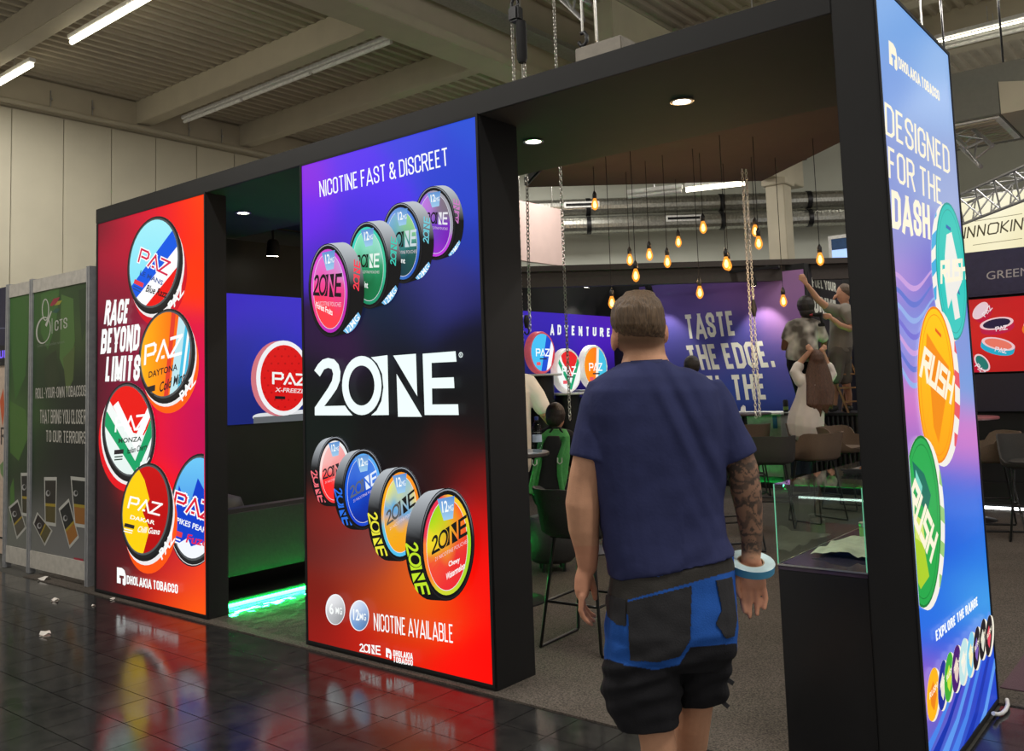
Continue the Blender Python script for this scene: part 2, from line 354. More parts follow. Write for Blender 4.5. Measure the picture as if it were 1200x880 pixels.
# ================================================================== PRINT LIBRARY (flat print on real panels)
attr_mat('print_glow', emit=1.05, rough=.35); attr_mat('print_screen', emit=.95, rough=.3); attr_mat('print_matte', rough=.5, bump=.05, scale=8)
attr_mat('print_dim', emit=.16, rough=.5)
_TC = {}
def text_tris(s, bold=0.0):
    k = (s, bold)
    if k in _TC: return _TC[k]
    cu = bpy.data.curves.new('t', 'FONT'); cu.body = s; cu.offset = bold; cu.resolution_u = 3; cu.fill_mode = 'FRONT'
    o = bpy.data.objects.new('t', cu); COL.objects.link(o); me = bpy.data.meshes.new_from_object(o)
    vs = [(v.co.x, v.co.y) for v in me.vertices]; me.calc_loop_triangles()
    tr = [[vs[i] for i in t.vertices] for t in me.loop_triangles]
    bpy.data.objects.remove(o); bpy.data.curves.remove(cu); bpy.data.meshes.remove(me)
    xs = [p[0] for t in tr for p in t]; ys = [p[1] for t in tr for p in t]
    x0, x1, y0, y1 = min(xs), max(xs), min(ys), max(ys)
    tr = [[((x-x0)/(x1-x0), (y-y0)/(y1-y0)) for x, y in t] for t in tr]
    _TC[k] = tr; return tr
def clip_poly(P, Q):
    """clip polygon P against convex counter-clockwise polygon Q"""
    out = P
    for i in range(len(Q)):
        a, b = Q[i], Q[(i+1) % len(Q)]; inp = out; out = []
        if not inp: return []
        sd = lambda p: (b[0]-a[0])*(p[1]-a[1])-(b[1]-a[1])*(p[0]-a[0])
        for k in range(len(inp)):
            p, q = inp[k-1], inp[k]; sp, sq = sd(p), sd(q)
            if (sp < 0) != (sq < 0):
                t = sp/(sp-sq); out.append((p[0]+(q[0]-p[0])*t, p[1]+(q[1]-p[1])*t))
            if sq >= 0: out.append(q)
    return out
def ccw(P):
    a = sum(P[i-1][0]*P[i][1]-P[i][0]*P[i-1][1] for i in range(len(P)))
    return P if a > 0 else P[::-1]
def ell(cx, cy, rx, ry, rot=0, n=40, a0=0, a1=360):
    r = radians(rot); c, s = cos(r), sin(r); o = []
    full = abs(a1-a0) >= 360
    for i in range(n if full else n+1):
        t = radians(a0+(a1-a0)*i/n); x, y = rx*cos(t), ry*sin(t); o.append((cx+x*c-y*s, cy+x*s+y*c))
    return o
def hull(P):
    P = sorted(set(P)); 
    def half(pts):
        h = []
        for p in pts:
            while len(h) > 1 and (h[-1][0]-h[-2][0])*(p[1]-h[-2][1])-(h[-1][1]-h[-2][1])*(p[0]-h[-2][0]) <= 0: h.pop()
            h.append(p)
        return h
    return half(P)[:-1]+half(P[::-1])[:-1]
def idw(ctrl, pw=3):
    cl = [(x, y, rgb(*c)) for x, y, c in ctrl]; sg = 30 if pw >= 3 else 13
    def f(x, y):
        w = 0; o = [0, 0, 0]
        for cx, cy, c in cl:
            d = (x-cx)**2+(y-cy)**2; k = math.exp(-d/(sg*sg))+.002/(1+(d/sg/sg)**2); w += k
            for i in range(3): o[i] += c[i]*k
        return tuple(v/w for v in o)
    return f
def vgrad(y0, c0, y1, c1, ax=1):
    a, b = rgb(*c0), rgb(*c1)
    def f(x, y):
        t = min(1, max(0, ((x, y)[ax]-y0)/(y1-y0))); return tuple(p+(q-p)*t for p, q in zip(a, b))
    return f
class Sheet:
    """a flat print: photo pixels are carried onto the panel's own plane"""
    def __init__(s, ax, val, rect, parent, m, out, ppx=None):
        s.ax, s.val, s.rect, s.par, s.m, s.out = ax, val, rect, parent, m, out; s.lay = 0
        u0, u1, v0, v1 = rect; s.clip = [(u0, v0), (u1, v0), (u1, v1), (u0, v1)]
    def uv(s, x, y):
        p = px(x, y, s.ax, s.val); return (p[1-s.ax], p.z)
    def p3(s, u, v, lay):
        w = s.val+s.out*(.0012+lay*.00035); return (u, w, v) if s.ax == 1 else (w, u, v)
    def backdrop(s, fn, nu=20, nv=44, name='backdrop'):
        u0, u1, v0, v1 = s.rect; m = MB(); 
        def cc(u, v):
            q = toscr(s.p3(u, v, 0)); return fn(q[0], q[1])
        g = [[(u0+(u1-u0)*i/nu, v0+(v1-v0)*j/nv) for i in range(nu+1)] for j in range(nv+1)]
        cg = [[cc(*g[j][i]) for i in range(nu+1)] for j in range(nv+1)]
        for j in range(nv):
            for i in range(nu):
                k = [(j, i), (j, i+1), (j+1, i+1), (j+1, i)]
                m.face([s.p3(*g[a][b], -2) for a, b in k], [cg[a][b] for a, b in k])
        return obj(name, m, s.m, s.par, recalc=False)
    def el(s): return Element(s)
class Element:
    def __init__(e, sh): e.s = sh; e.m = MB(); e.l = 0; e.k = 0
    def up(e): e.l += 1; return e
    def polyuv(e, P, col, clip=None):
        P = clip_poly(P, e.s.clip)
        if clip and P: P = clip_poly(P, clip)
        if len(P) < 3: return e
        e.k += 1; pts = [e.s.p3(u, v, e.s.lay+e.l+(e.k % 32)*.025) for u, v in P]
        if callable(col): 
            c = []
            for p in pts: q = toscr(p); c.append(col(q[0], q[1]))
        else: c = rgb(*col)
        e.m.face(pts, c); return e
    def poly(e, P, col, clip=None):
        if clip: clip = ccw([e.s.uv(*p) for p in clip])
        e.polyuv([e.s.uv(*p) for p in P], col, clip); return e
    def fan(e, P, col):
        """convex shape, shaded from its middle"""
        cx = sum(p[0] for p in P)/len(P); cy = sum(p[1] for p in P)/len(P)
        for f0, f1 in ((0, .5), (.5, 1)):
            for i in range(len(P)):
                a, b = P[i-1], P[i]; L = lambda p, f: (cx+(p[0]-cx)*f, cy+(p[1]-cy)*f)
                q = [L(a, f0), L(a, f1), L(b, f1), L(b, f0)] if f0 else [(cx, cy), L(a, f1), L(b, f1)]
                e.polyuv([e.s.uv(*p) for p in q], col)
        return e
    def ring(e, o, i, col):
        for k in range(len(o)): e.polyuv([e.s.uv(*p) for p in (o[k-1], o[k], i[k], i[k-1])], col)
        return e
    def aff(e, bl, br, tl):
        o = e.s.uv(*bl); r = e.s.uv(*br); t = e.s.uv(*tl)
        return lambda a, b: (o[0]+(r[0]-o[0])*a+(t[0]-o[0])*b, o[1]+(r[1]-o[1])*a+(t[1]-o[1])*b)
    def text(e, s, bl, br, tl, col, bold=.0, clip=None):
        f = e.aff(bl, br, tl)
        if clip: clip = ccw([e.s.uv(*p) for p in clip])
        for t in text_tris(s, bold): e.polyuv([f(*p) for p in t], col, clip)
        return e
    def strokes(e, lines, wid, hei, bl, br, tl, col, th=.16, clip=None):
        f = e.aff(bl, br, tl)
        if clip: clip = ccw([e.s.uv(*p) for p in clip])
        for L in lines:
            for (x0, y0), (x1, y1) in zip(L, L[1:]):
                d = sqrt((x1-x0)**2+(y1-y0)**2) or 1; ux, uy = (x1-x0)/d*th/2, (y1-y0)/d*th/2
                q = [(x0-ux-uy, y0-uy+ux), (x0-ux+uy, y0-uy-ux), (x1+ux+uy, y1+uy-ux), (x1+ux-uy, y1+uy+ux)]
                e.polyuv([f(x/wid, y/hei) for x, y in q], col, clip)
        return e
    def cond(e, s, bl, br, tl, col, th=.13, clip=None):
        f = e.aff(bl, br, tl); x = 0; runs = []
        if clip: clip = ccw([e.s.uv(*p) for p in clip])
        for ch in s:
            if ch == ' ': x += .22; continue
            g = GLY[ch]; runs += [[(x+a, b) for a, b in L] for L in g[1]]; x += g[0]+.085+th
        W = x-.085; k = 1-th; band = [(-1, -.12), (W+1, -.12), (W+1, 1.0), (-1, 1.0)]
        for L in runs:
            P = [Vector((th/2+u, th/2+v*k)) for u, v in L]; parts = [[P[0]]]
            for i in range(1, len(P)):
                parts[-1].append(P[i])
                if i < len(P)-1 and (P[i]-P[i-1]).normalized().dot((P[i+1]-P[i]).normalized()) < -.25: parts.append([P[i]])
            for Q in parts:
                n = len(Q); cl = (Q[0]-Q[-1]).length < 1e-6 and n > 2; off = []
                for i in range(n):
                    p = Q[i-1] if i else (Q[n-2] if cl else Q[0]); r2 = Q[i+1] if i < n-1 else (Q[1] if cl else Q[-1]); q = Q[i]
                    d1 = q-p; d2 = r2-q
                    if d1.length < 1e-9: d1 = d2
                    if d2.length < 1e-9: d2 = d1
                    d1 = d1.normalized(); d2 = d2.normalized(); n1 = Vector((-d1.y, d1.x)); n2 = Vector((-d2.y, d2.x)); m = n1+n2; m = m/max(.5, m.dot(n1)); c = q
                    if not cl and i in (0, n-1) and abs(d1.y) > abs(d1.x): c = q+(d1 if i else -d1)*th*(.5 if abs(d1.x) < .05 else .8)
                    off.append((c+m*th/2, c-m*th/2))
                for (u, v), (w, z) in zip(off, off[1:]):
                    g = [(t.x, t.y) for t in (u, v, z, w)]; g = clip_poly(g, band) if len(Q) == 2 else g
                    if len(g) > 2: e.polyuv([f(t[0]/W, t[1]) for t in g], col, clip)
        return e
    def shapes(e, polys, bl, br, tl, col, clip=None):
        f = e.aff(bl, br, tl)
        if clip: clip = ccw([e.s.uv(*p) for p in clip])
        for P in polys: e.polyuv([f(*p) for p in P], col, clip)
        return e
    def done(e, name, adv=True, label=None):
        if adv: e.s.lay += e.l+1
        o = obj(name, e.m, e.s.m, e.s.par, recalc=False)
        if label: o['label'] = label
        return o
# hand-drawn lettering
GLY = {'A': (.50, [[(0,0),(.25,1),(.50,0)],[(.09,.2),(.41,.2)]]), 'B': (.40, [[(0,0),(0,1),(.28,1),(.38,.9),(.38,.62),(.3,.53),(0,.53)],[(.3,.53),(.4,.43),(.4,.1),(.3,0),(0,0)]]),
'C': (.38, [[(.38,.7),(.38,.88),(.28,1),(.1,1),(0,.88),(0,.12),(.1,0),(.28,0),(.38,.12),(.38,.3)]]), 'D': (.39, [[(0,0),(0,1),(.26,1),(.39,.87),(.39,.13),(.26,0),(0,0)]]),
'E': (.32, [[(.32,1),(0,1),(0,0),(.32,0)],[(0,.52),(.26,.52)]]), 'F': (.30, [[(.3,1),(0,1),(0,0)],[(0,.52),(.25,.52)]]), 'G': (.38, [[(.38,.72),(.38,.88),(.28,1),(.1,1),(0,.88),(0,.12),(.1,0),(.28,0),(.38,.12),(.38,.47),(.2,.47)]]),
'H': (.38, [[(0,0),(0,1)],[(.38,0),(.38,1)],[(0,.52),(.38,.52)]]), 'I': (0, [[(0,0),(0,1)]]), 'J': (.3, [[(.3,1),(.3,.12),(.2,0),(.1,0),(0,.12),(0,.25)]]), 'K': (.4, [[(0,0),(0,1)],[(.4,1),(0,.42)],[(.13,.6),(.4,0)]]),
'L': (.3, [[(0,1),(0,0),(.3,0)]]), 'M': (.54, [[(0,0),(0,1),(.27,.15),(.54,1),(.54,0)]]), 'N': (.4, [[(0,0),(0,1),(.4,0),(.4,1)]]), 'O': (.38, [[(.1,0),(0,.12),(0,.88),(.1,1),(.28,1),(.38,.88),(.38,.12),(.28,0),(.1,0)]]),
'P': (.37, [[(0,0),(0,1),(.27,1),(.37,.9),(.37,.55),(.27,.44),(0,.44)]]), 'R': (.39, [[(0,0),(0,1),(.27,1),(.38,.9),(.38,.6),(.27,.49),(0,.49)],[(.22,.49),(.39,0)]]),
'S': (.37, [[(.37,.72),(.37,.88),(.27,1),(.1,1),(0,.88),(0,.68),(.09,.56),(.28,.46),(.37,.34),(.37,.12),(.27,0),(.1,0),(0,.12),(0,.28)]]), 'T': (.4, [[(0,1),(.4,1)],[(.2,1),(.2,0)]]), 'U': (.38, [[(0,1),(0,.12),(.1,0),(.28,0),(.38,.12),(.38,1)]]),
'V': (.42, [[(0,1),(.21,0),(.42,1)]]), 'W': (.62, [[(0,1),(.155,0),(.31,.9),(.465,0),(.62,1)]]), 'X': (.42, [[(0,0),(.42,1)],[(0,1),(.42,0)]]), 'Y': (.42, [[(0,1),(.21,.45),(.42,1)],[(.21,.45),(.21,0)]]), 'Z': (.36, [[(0,1),(.36,1),(0,0),(.36,0)]]),
'&': (.44, [[(.44,0),(.06,.72),(.06,.9),(.14,1),(.24,1),(.31,.9),(.31,.75),(.02,.36),(0,.12),(.1,0),(.26,0),(.36,.12),(.42,.42)]]), '-': (.22, [[(0,.45),(.22,.45)]]), '.': (.0, [[(0,0),(0,.06)]]), "'": (.0, [[(0,.8),(0,1)]]), ',': (.04, [[(.04,.06),(0,-.1)]])}
PAZ = ([[(0, 0), (0, 1), (.72, 1), (.86, .88), (.86, .58), (.72, .45), (.22, .45)], [(1.05, 0), (1.55, 1), (2.05, 0)], [(1.5, .08), (1.6, .08)], [(2.2, 1), (3.05, 1), (2.2, 0), (3.05, 0)]], 3.05, 1)
RUSH = ([[(0, 0), (0, 1), (.7, 1), (.7, .55), (0, .5)], [(.3, .5), (.75, 0)], [(1, 1), (1, 0), (1.65, 0), (1.65, 1)], [(2.6, 1), (1.95, 1), (1.95, .55), (2.6, .5), (2.6, 0), (1.95, 0)], [(2.9, 0), (2.9, 1)], [(3.55, 0), (3.55, 1)], [(2.9, .5), (3.55, .5)]], 3.55, 1)
def _n(P): return [((x-48)/1069, (556-y)/483) for x, y in P]
def _ringq(a, b): return [[a[k-1], a[k], b[k], b[k-1]] for k in range(len(a))]
_two = [(48,215),(75,170),(110,135),(150,123),(195,133),(228,170),(242,225),(238,290),(215,350),(170,415),(122,478),(275,474),(300,510),(332,546),(52,546),(52,488),(150,345),(180,290),(188,240),(178,205),(150,195),(120,208),(90,260)]
_bar = [(468,118),(590,102),(600,543),(470,545),(510,510),(545,440),(560,340),(550,240),(515,165)]
_E = [[(850,92),(1093,73),(1100,150),(852,162)],[(850,92),(915,92),(922,543),(865,543)],[(880,272),(1080,265),(1085,345),(880,348)],[(862,466),(1112,464),(1117,543),(865,543)]]
def _tri(P):
    return [[P[i] for i in t] for t in geometry.tessellate_polygon([[Vector((x, y, 0)) for x, y in P]])]
LOGO_A = [_n(q) for q in _tri(_two)+_ringq(ell(400,326,146,218,0,36), ell(398,326,96,148,0,36))+_tri(_bar)]
LOGO_N = [_n([(632,105),(800,92),(810,405)]), _n([(657,240),(668,556),(845,556)])]
LOGO_E = [_n(q) for q in _E]
LOGO = LOGO_A+LOGO_N+LOGO_E
EMB = [[p for p in t] for t in _tri([(0,.08),(0,1),(.55,1),(.85,.88),(1,.58),(1,.1),(.85,0),(.64,.06),(.64,.40),(.78,.40),(.78,.55),(.28,.55),(.28,.40),(.42,.40),(.42,.08)])]

# ================================================================== LIGHTBOX PILLARS
WHITE = (248, 252, 250)
def pillar(name, label, body, ax, val, rect, out):
    (a, b) = body
    r = root(name, label, 'lightbox', ((a[0]+b[0])/2, (a[1]+b[1])/2, 0))
    obj('casing', MB().box(a, b), 'black_laminate', r, bevel=.004)
    u0, u1, v0, v1 = rect; w = .014; m = MB()
    for (p0, p1, q0, q1) in ((u0-w, u1+w, v1, v1+w), (u0-w, u1+w, v0-w, v0), (u0-w, u0, v0, v1), (u1, u1+w, v0, v1)):
        if ax == 1: m.box((p0, val, q0), (p1, val+out*.006, q1))
        else: m.box((val, p0, q0), (val+out*.006, p1, q1))
    obj('edge_frame', m, 'black_matte', r)
    m = MB()
    if ax == 1: m.box((u0, val, v0), (u1, val+out*.0004, v1))
    else: m.box((val, u0, v0), (val+out*.0004, u1, v1))
    pn = obj('print_panel', m, 'white_plastic', r)
    return r, Sheet(ax, val, rect, pn, MATS['print_glow'], out)

# ---------------- pillar 1: red
R1, S = pillar('lightbox_pillar', 'red lightbox pillar with five round cans and slanted race lettering', ((XL, .002, 0), (X1, .165, ZT)), 1, 0.0, (-7.162, -5.607, .036, 2.952), -1)
S.backdrop(idw([(115,265,(70,20,35)),(150,258,(190,20,50)),(180,243,(220,18,50)),(212,250,(250,25,15)),(238,240,(255,70,0)),(238,330,(255,50,0)),(225,400,(225,15,60)),(238,420,(215,0,80)),(238,520,(185,0,85)),(215,520,(205,0,80)),(125,330,(120,18,45)),(140,300,(190,15,50)),(150,420,(140,10,55)),(118,420,(60,15,30)),(120,560,(40,22,28)),(135,620,(38,24,28)),(118,690,(35,25,28)),(150,640,(90,20,30)),(185,560,(250,20,25)),(190,520,(235,10,40)),(205,670,(190,25,45)),(170,700,(180,20,20)),(200,700,(235,60,10)),(225,715,(255,95,10)),(238,680,(255,70,25)),(145,690,(60,25,28))], 3.2))
def paz_can(cx, cy, rx, ry, rot, side, sidecol, facefn, name_txt, name_col, paz_col, flav, flav_col, t, rimw=.10, red=None):
    """t = (PAZ bl, br, tl)"""
    e = S.el(); F = ell(cx, cy, rx, ry, rot); Bk = ell(cx+side[0], cy+side[1], rx, ry, rot)
    e.poly(hull(F+Bk), sidecol); e.up()
    mid = ell(cx+side[0]*.5, cy+side[1]*.45, rx, ry, rot); e.poly(hull(F+mid), (236, 232, 232)); e.up()
    m2 = ell(cx+side[0]*.2, cy+side[1]*.2, rx, ry, rot); e.poly(hull(F+m2), (25, 24, 26)); e.up()
    e.poly(F, (32, 32, 34)); e.up(); e.poly(ell(cx-.6, cy-.8, rx*.93, ry*.95, rot), (80, 84, 86)); e.up()
    I = ell(cx-1, cy-1, rx*.88, ry*.91, rot); facefn(e, I); e.up()
    bl, br, tl = t
    e.strokes(*PAZ, bl, br, tl, paz_col, .18 if not red else .34, F); e.up()
    if red: e.strokes(*PAZ, bl, br, tl, red, .16, F); e.up()
    dx, dy = (bl[0]-tl[0]), (bl[1]-tl[1]); w = (br[0]-bl[0], br[1]-bl[1])
    o = (bl[0]+w[0]*.12+dx*.28, bl[1]+w[1]*.12+dy*.28+3)
    q = lambda a, b: (o[0]+w[0]*a+dx*b, o[1]+w[1]*a+dy*b)
    e.text(name_txt, q(0, .50), q(.80, .50), q(0, .12), name_col, .02, F)
    e.poly([q(-.12, 1.0), q(.2, 1.0), q(.2, 1.35), q(-.12, 1.35)], (40, 36, 40) if not red else (226, 60, 70), F)
    for k in (1.5, 1.72): e.poly([q(-.1, k), q(.18, k), q(.18, k+.1), q(-.1, k+.1)], name_col, F)
    e.up(); e.text(flav, q(.32, 1.55), q(1.02, 1.30), q(.34, .95), flav_col, .02, F)
    # curved print line on the rim
    e.text('PAZ', (cx+rx*.42+side[0], cy+ry*.86+side[1]*.55), (cx+rx*.95+side[0], cy+ry*.42+side[1]*.55), (cx+rx*.34+side[0]*.8, cy+ry*.78+side[1]*.2), WHITE, .02, hull(F+Bk))
    return e.done('printed_can')
def face_lemans(e, I):
    e.fan(I, vgrad(255, (165, 238, 248), 350, (120, 222, 245), 1)); e.up()
    e.poly([(148, 344), (158, 352), (216, 279), (204, 268)], (10, 88, 225), I); e.poly([(158, 352), (169, 361), (220, 298), (216, 279)], (248, 248, 250), I); e.poly([(169, 361), (186, 376), (224, 330), (220, 298)], (238, 18, 12), I)
paz_can(181.5, 309, 31.5, 56, 7, (6, 17), (206, 10, 34), face_lemans, 'LE MANS', (30, 70, 150), (250, 250, 252), 'Blue Razz', (20, 20, 25), ((163, 306), (196, 322), (166.5, 292)), red=(214, 20, 70))
def face_monza(e, I):
    e.fan(I, vgrad(450, (246, 248, 246), 560, (225, 240, 236), 1)); e.up()
    e.poly([(120, 452), (140, 440), (195, 440), (192, 470), (170, 510), (150, 505)], (232, 20, 16), I)
    e.poly([(120, 492), (127, 482), (160, 540), (186, 470), (192, 482), (161, 556)], (20, 160, 100), I); e.poly([(134, 476), (140, 470), (160, 512), (176, 474), (182, 478), (161, 528)], (250, 250, 250), I)
def face_daytona(e, I):
    e.fan(I, vgrad(166, (255, 178, 10), 208, (255, 98, 10), 0)); e.up()
    e.poly([(198, 478), (206, 478), (222, 360), (212, 358)], (190, 228, 236), I); e.poly([(206, 480), (246, 480), (244, 360), (221, 358)], (72, 190, 226), I)
    e.poly([(192, 476), (197, 476), (208, 358), (203, 357)], (226, 60, 40), I); e.poly([(211, 470), (213, 470), (227, 362), (224, 362)], (250, 250, 245), I); e.poly([(217, 470), (219, 470), (230, 372), (228, 372)], (240, 90, 40), I)
paz_can(196, 416, 32.5, 54.5, 6, (5, 14), (250, 96, 10), face_daytona, 'DAYTONA', (40, 30, 30), (252, 252, 250), 'Cold Mint', (25, 25, 30), ((171, 426), (213, 414), (172, 406)))
paz_can(153, 505, 31, 57, -3, (-5, 14), (226, 18, 30), face_monza, 'MONZA', (30, 60, 45), (252, 252, 252), 'Italian Cherry', (20, 20, 25), ((137, 505), (171, 502), (138, 490)))
def face_yikes(e, I):
    e.fan(I, vgrad(535, (110, 200, 245), 640, (20, 100, 220), 1)); e.up()
    e.poly([(203, 615), (212, 568), (222, 600), (234, 560), (262, 612), (262, 660), (200, 640)], (8, 62, 200), I)
    e.poly([(200, 665), (205, 640), (222, 630), (226, 640), (262, 628), (262, 680)], (240, 244, 250), I)
paz_can(233, 596, 32, 65, 5, (-1, 3), (40, 40, 46), face_yikes, 'PIKES PEAK', (245, 248, 250), (250, 250, 252), 'Fuzen', (226, 30, 80), ((206, 594), (250, 610), (209, 577)), red=(222, 22, 50))
def face_dakar(e, I):
    e.fan(I, vgrad(545, (200, 10, 14), 650, (176, 8, 12), 1)); e.up()
    e.poly([(140, 560), (160, 540), (172, 562), (178, 585), (170, 600), (178, 620), (170, 650), (140, 650)], (252, 206, 8), I)
paz_can(174, 598, 30, 56, 5, (6, 18), (250, 84, 14), face_dakar, 'DAKAR', (252, 250, 240), (253, 252, 248), 'Chilli Guava', (250, 250, 245), ((153, 594), (189, 603), (156, 582)))
e = S.el()
e.cond('RACE', (124.5, 380), (152.5, 379), (127.5, 352), WHITE, 0.22); e.cond('BEYOND', (120.5, 415), (165.5, 410), (122.5, 386), WHITE, 0.22); e.cond('LIMITS', (126, 447), (166, 446), (128, 418), WHITE, 0.22)
e.done('slogan')
e = S.el(); e.shapes(EMB, (140, 684), (150.5, 686), (140, 664), WHITE); e.cond('DHOLAKIA TOBACCO', (151.5, 683.5), (211.5, 695), (151.5, 673.5), WHITE, 0.2); e.done('maker_lettering')

# ---------------- pillar 2: violet to red
R2, S = pillar('lightbox_pillar', 'violet and red lightbox pillar with big white logo and eight tilted cans', ((X2a, .002, 0), (X2b, .32, ZT)), 1, 0.0, (-4.504, -3.037, .036, 2.952), -1)
S.backdrop(idw([(356,200,(140,45,225)),(356,260,(110,40,235)),(380,300,(70,40,190)),(410,190,(95,55,235)),(440,215,(85,50,240)),(430,250,(70,48,215)),(480,170,(62,70,220)),(555,145,(42,80,212)),(520,190,(44,66,205)),(556,230,(40,66,200)),(556,290,(30,52,165)),(540,340,(20,28,85)),(500,340,(40,45,110)),(525,330,(62,56,150)),(480,360,(22,28,62)),(440,370,(14,36,62)),(400,398,(52,18,62)),(375,392,(40,20,60)),(556,400,(10,12,30)),(370,440,(10,16,18)),(450,400,(14,18,34)),(460,450,(8,10,14)),(560,460,(9,10,14)),(370,500,(10,20,18)),(460,515,(10,10,12)),(560,510,(20,10,12)),(540,545,(60,14,16)),(565,570,(140,14,14)),(565,620,(200,12,8)),(500,560,(34,14,16)),(366,560,(14,18,18)),(366,620,(70,26,24)),(385,610,(150,36,30)),(395,640,(110,40,36)),(430,650,(120,62,60)),(370,700,(120,26,18)),(420,680,(150,40,16)),(450,690,(190,70,18)),(480,680,(222,92,24)),(500,715,(235,92,14)),(470,730,(205,60,12)),(555,700,(248,14,6)),(570,760,(254,6,2)),(570,660,(245,10,4)),(530,780,(250,14,4)),(480,770,(225,32,6)),(430,750,(190,30,16)),(390,750,(160,26,18)),(366,744,(130,24,20)),(520,720,(240,50,8))], 3.0), 26, 52)
e = S.el(); e.cond('NICOTINE FAST & DISCREET', (375, 231), (526, 193.5), (374, 212.5), WHITE, 0.1); e.done('heading')
def one_can(cx, cy, rx, ry, rot, side, face, ringc, t, side_txt, flav, flav_t, logoc=(22, 22, 26), sub=None):
    e = S.el(); F = ell(cx, cy, rx, ry, rot); Bk = ell(cx+side[0], cy+side[1], rx*.97, ry*.97, rot)
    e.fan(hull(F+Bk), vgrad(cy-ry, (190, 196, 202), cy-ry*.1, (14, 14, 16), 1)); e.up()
    # side lettering
    sx = cx+side[0]; sgn = 1 if side[0] > 0 else -1
    if sgn < 0: a = ((sx-rx*1.0, cy-ry*.02), (sx-rx*.42+side[0]*.25, cy+ry*.92), (sx-rx*.80-side[0]*.55, cy-ry*.05))
    else: a = ((sx+rx*.72, cy+ry*.02), (sx+rx*.80, cy-ry*.62), (sx+rx*.40, cy-ry*.04))
    e.shapes(LOGO, *a, side_txt, hull(F+Bk)); 
    if sgn > 0: e.poly([(cx+rx*.62+side[0]*.05, cy+ry*.86), (cx+rx*.86+side[0]*.75, cy+ry*.46), (cx+rx*.92+side[0]*.95, cy+ry*.62), (cx+rx*.60+side[0]*.55, cy+ry*.96)], (120, 190, 235), hull(F+Bk)); e.up(); e.text('12MG', (cx+rx*.70+side[0]*.3, cy+ry*.92), (cx+rx*.88+side[0]*.85, cy+ry*.60), (cx+rx*.66+side[0]*.12, cy+ry*.82), WHITE, .01, hull(F+Bk))
    e.up(); e.poly(F, (16, 16, 18)); e.up()
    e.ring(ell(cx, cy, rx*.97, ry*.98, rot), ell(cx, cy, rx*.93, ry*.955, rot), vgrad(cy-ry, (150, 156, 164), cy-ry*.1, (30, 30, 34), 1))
    e.up(); e.fan(ell(cx, cy+.5, rx*.87, ry*.89, rot), ringc); e.up(); e.fan(ell(cx, cy+.6, rx*.74, ry*.80, rot), face); e.up()
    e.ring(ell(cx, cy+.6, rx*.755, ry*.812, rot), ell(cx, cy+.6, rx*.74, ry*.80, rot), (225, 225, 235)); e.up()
    bl, br, tl = t
    # dose sticker
    q = [(cx-rx*.36, cy-ry*.80), (cx+rx*.28, cy-ry*.86), (cx+rx*.22, cy-ry*.46), (cx-rx*.12, cy-ry*.42)]
    e.fan(q, vgrad(cy-ry*.85, (90, 140, 205), cy-ry*.4, (160, 205, 235), 1)); e.up()
    e.text('12', (cx-rx*.16, cy-ry*.56), (cx+rx*.05, cy-ry*.58), (cx-rx*.2, cy-ry*.76), WHITE, .02); e.text('MG', (cx+rx*.06, cy-ry*.58), (cx+rx*.24, cy-ry*.60), (cx+rx*.05, cy-ry*.69), WHITE, .0)
    e.shapes(LOGO_A, bl, br, tl, logoc); e.shapes(LOGO_N+LOGO_E, bl, br, tl, logoc if sub is None else sub)
    dx, dy = bl[0]-tl[0], bl[1]-tl[1]; w = (br[0]-bl[0], br[1]-bl[1]); k = lambda a, b: (bl[0]+w[0]*a+dx*b, bl[1]+w[1]*a+dy*b)
    e.text('21 NICOTINE POUCHES', k(.1, .38), k(1.02, .38), k(.1, .20), (235, 215, 225), -.01)
    if flav:
        for i, (s, q3) in enumerate(zip(flav, flav_t)): e.text(s, *q3, WHITE, .02)
    return e.done('printed_can')
g2 = lambda *c: idw(list(c), 2.5)
# upper row, from the back
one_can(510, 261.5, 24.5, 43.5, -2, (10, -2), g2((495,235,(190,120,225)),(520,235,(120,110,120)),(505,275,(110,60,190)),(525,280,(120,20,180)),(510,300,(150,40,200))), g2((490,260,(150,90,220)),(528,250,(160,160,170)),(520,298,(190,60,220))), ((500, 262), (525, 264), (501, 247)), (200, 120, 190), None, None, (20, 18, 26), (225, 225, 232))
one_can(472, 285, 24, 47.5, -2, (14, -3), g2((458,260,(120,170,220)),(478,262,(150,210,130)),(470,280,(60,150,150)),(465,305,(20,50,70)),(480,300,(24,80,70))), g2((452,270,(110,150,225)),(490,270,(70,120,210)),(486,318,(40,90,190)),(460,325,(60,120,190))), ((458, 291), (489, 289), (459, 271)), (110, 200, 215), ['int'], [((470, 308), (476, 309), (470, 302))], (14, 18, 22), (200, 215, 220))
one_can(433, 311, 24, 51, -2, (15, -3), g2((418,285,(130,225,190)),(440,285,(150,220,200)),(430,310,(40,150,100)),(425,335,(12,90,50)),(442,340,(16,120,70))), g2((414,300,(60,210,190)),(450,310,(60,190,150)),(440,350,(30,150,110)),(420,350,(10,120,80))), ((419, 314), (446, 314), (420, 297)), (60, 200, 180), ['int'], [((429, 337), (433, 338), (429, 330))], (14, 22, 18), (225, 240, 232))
one_can(388, 340.5, 24.5, 55, -2, (17, -3), g2((375,310,(225,110,205)),(400,315,(205,150,215)),(385,335,(240,60,140)),(375,360,(250,60,70)),(395,375,(252,60,70)),(400,345,(230,60,130))), g2((368,330,(225,80,205)),(405,320,(200,70,200)),(370,370,(235,60,130)),(400,375,(190,40,170)),(385,390,(180,40,190))), ((369, 347), (402, 349), (371, 319)), (250, 60, 80), ['Forest Fruits'], [((373, 361), (392, 370), (373, 354))], (30, 18, 28))
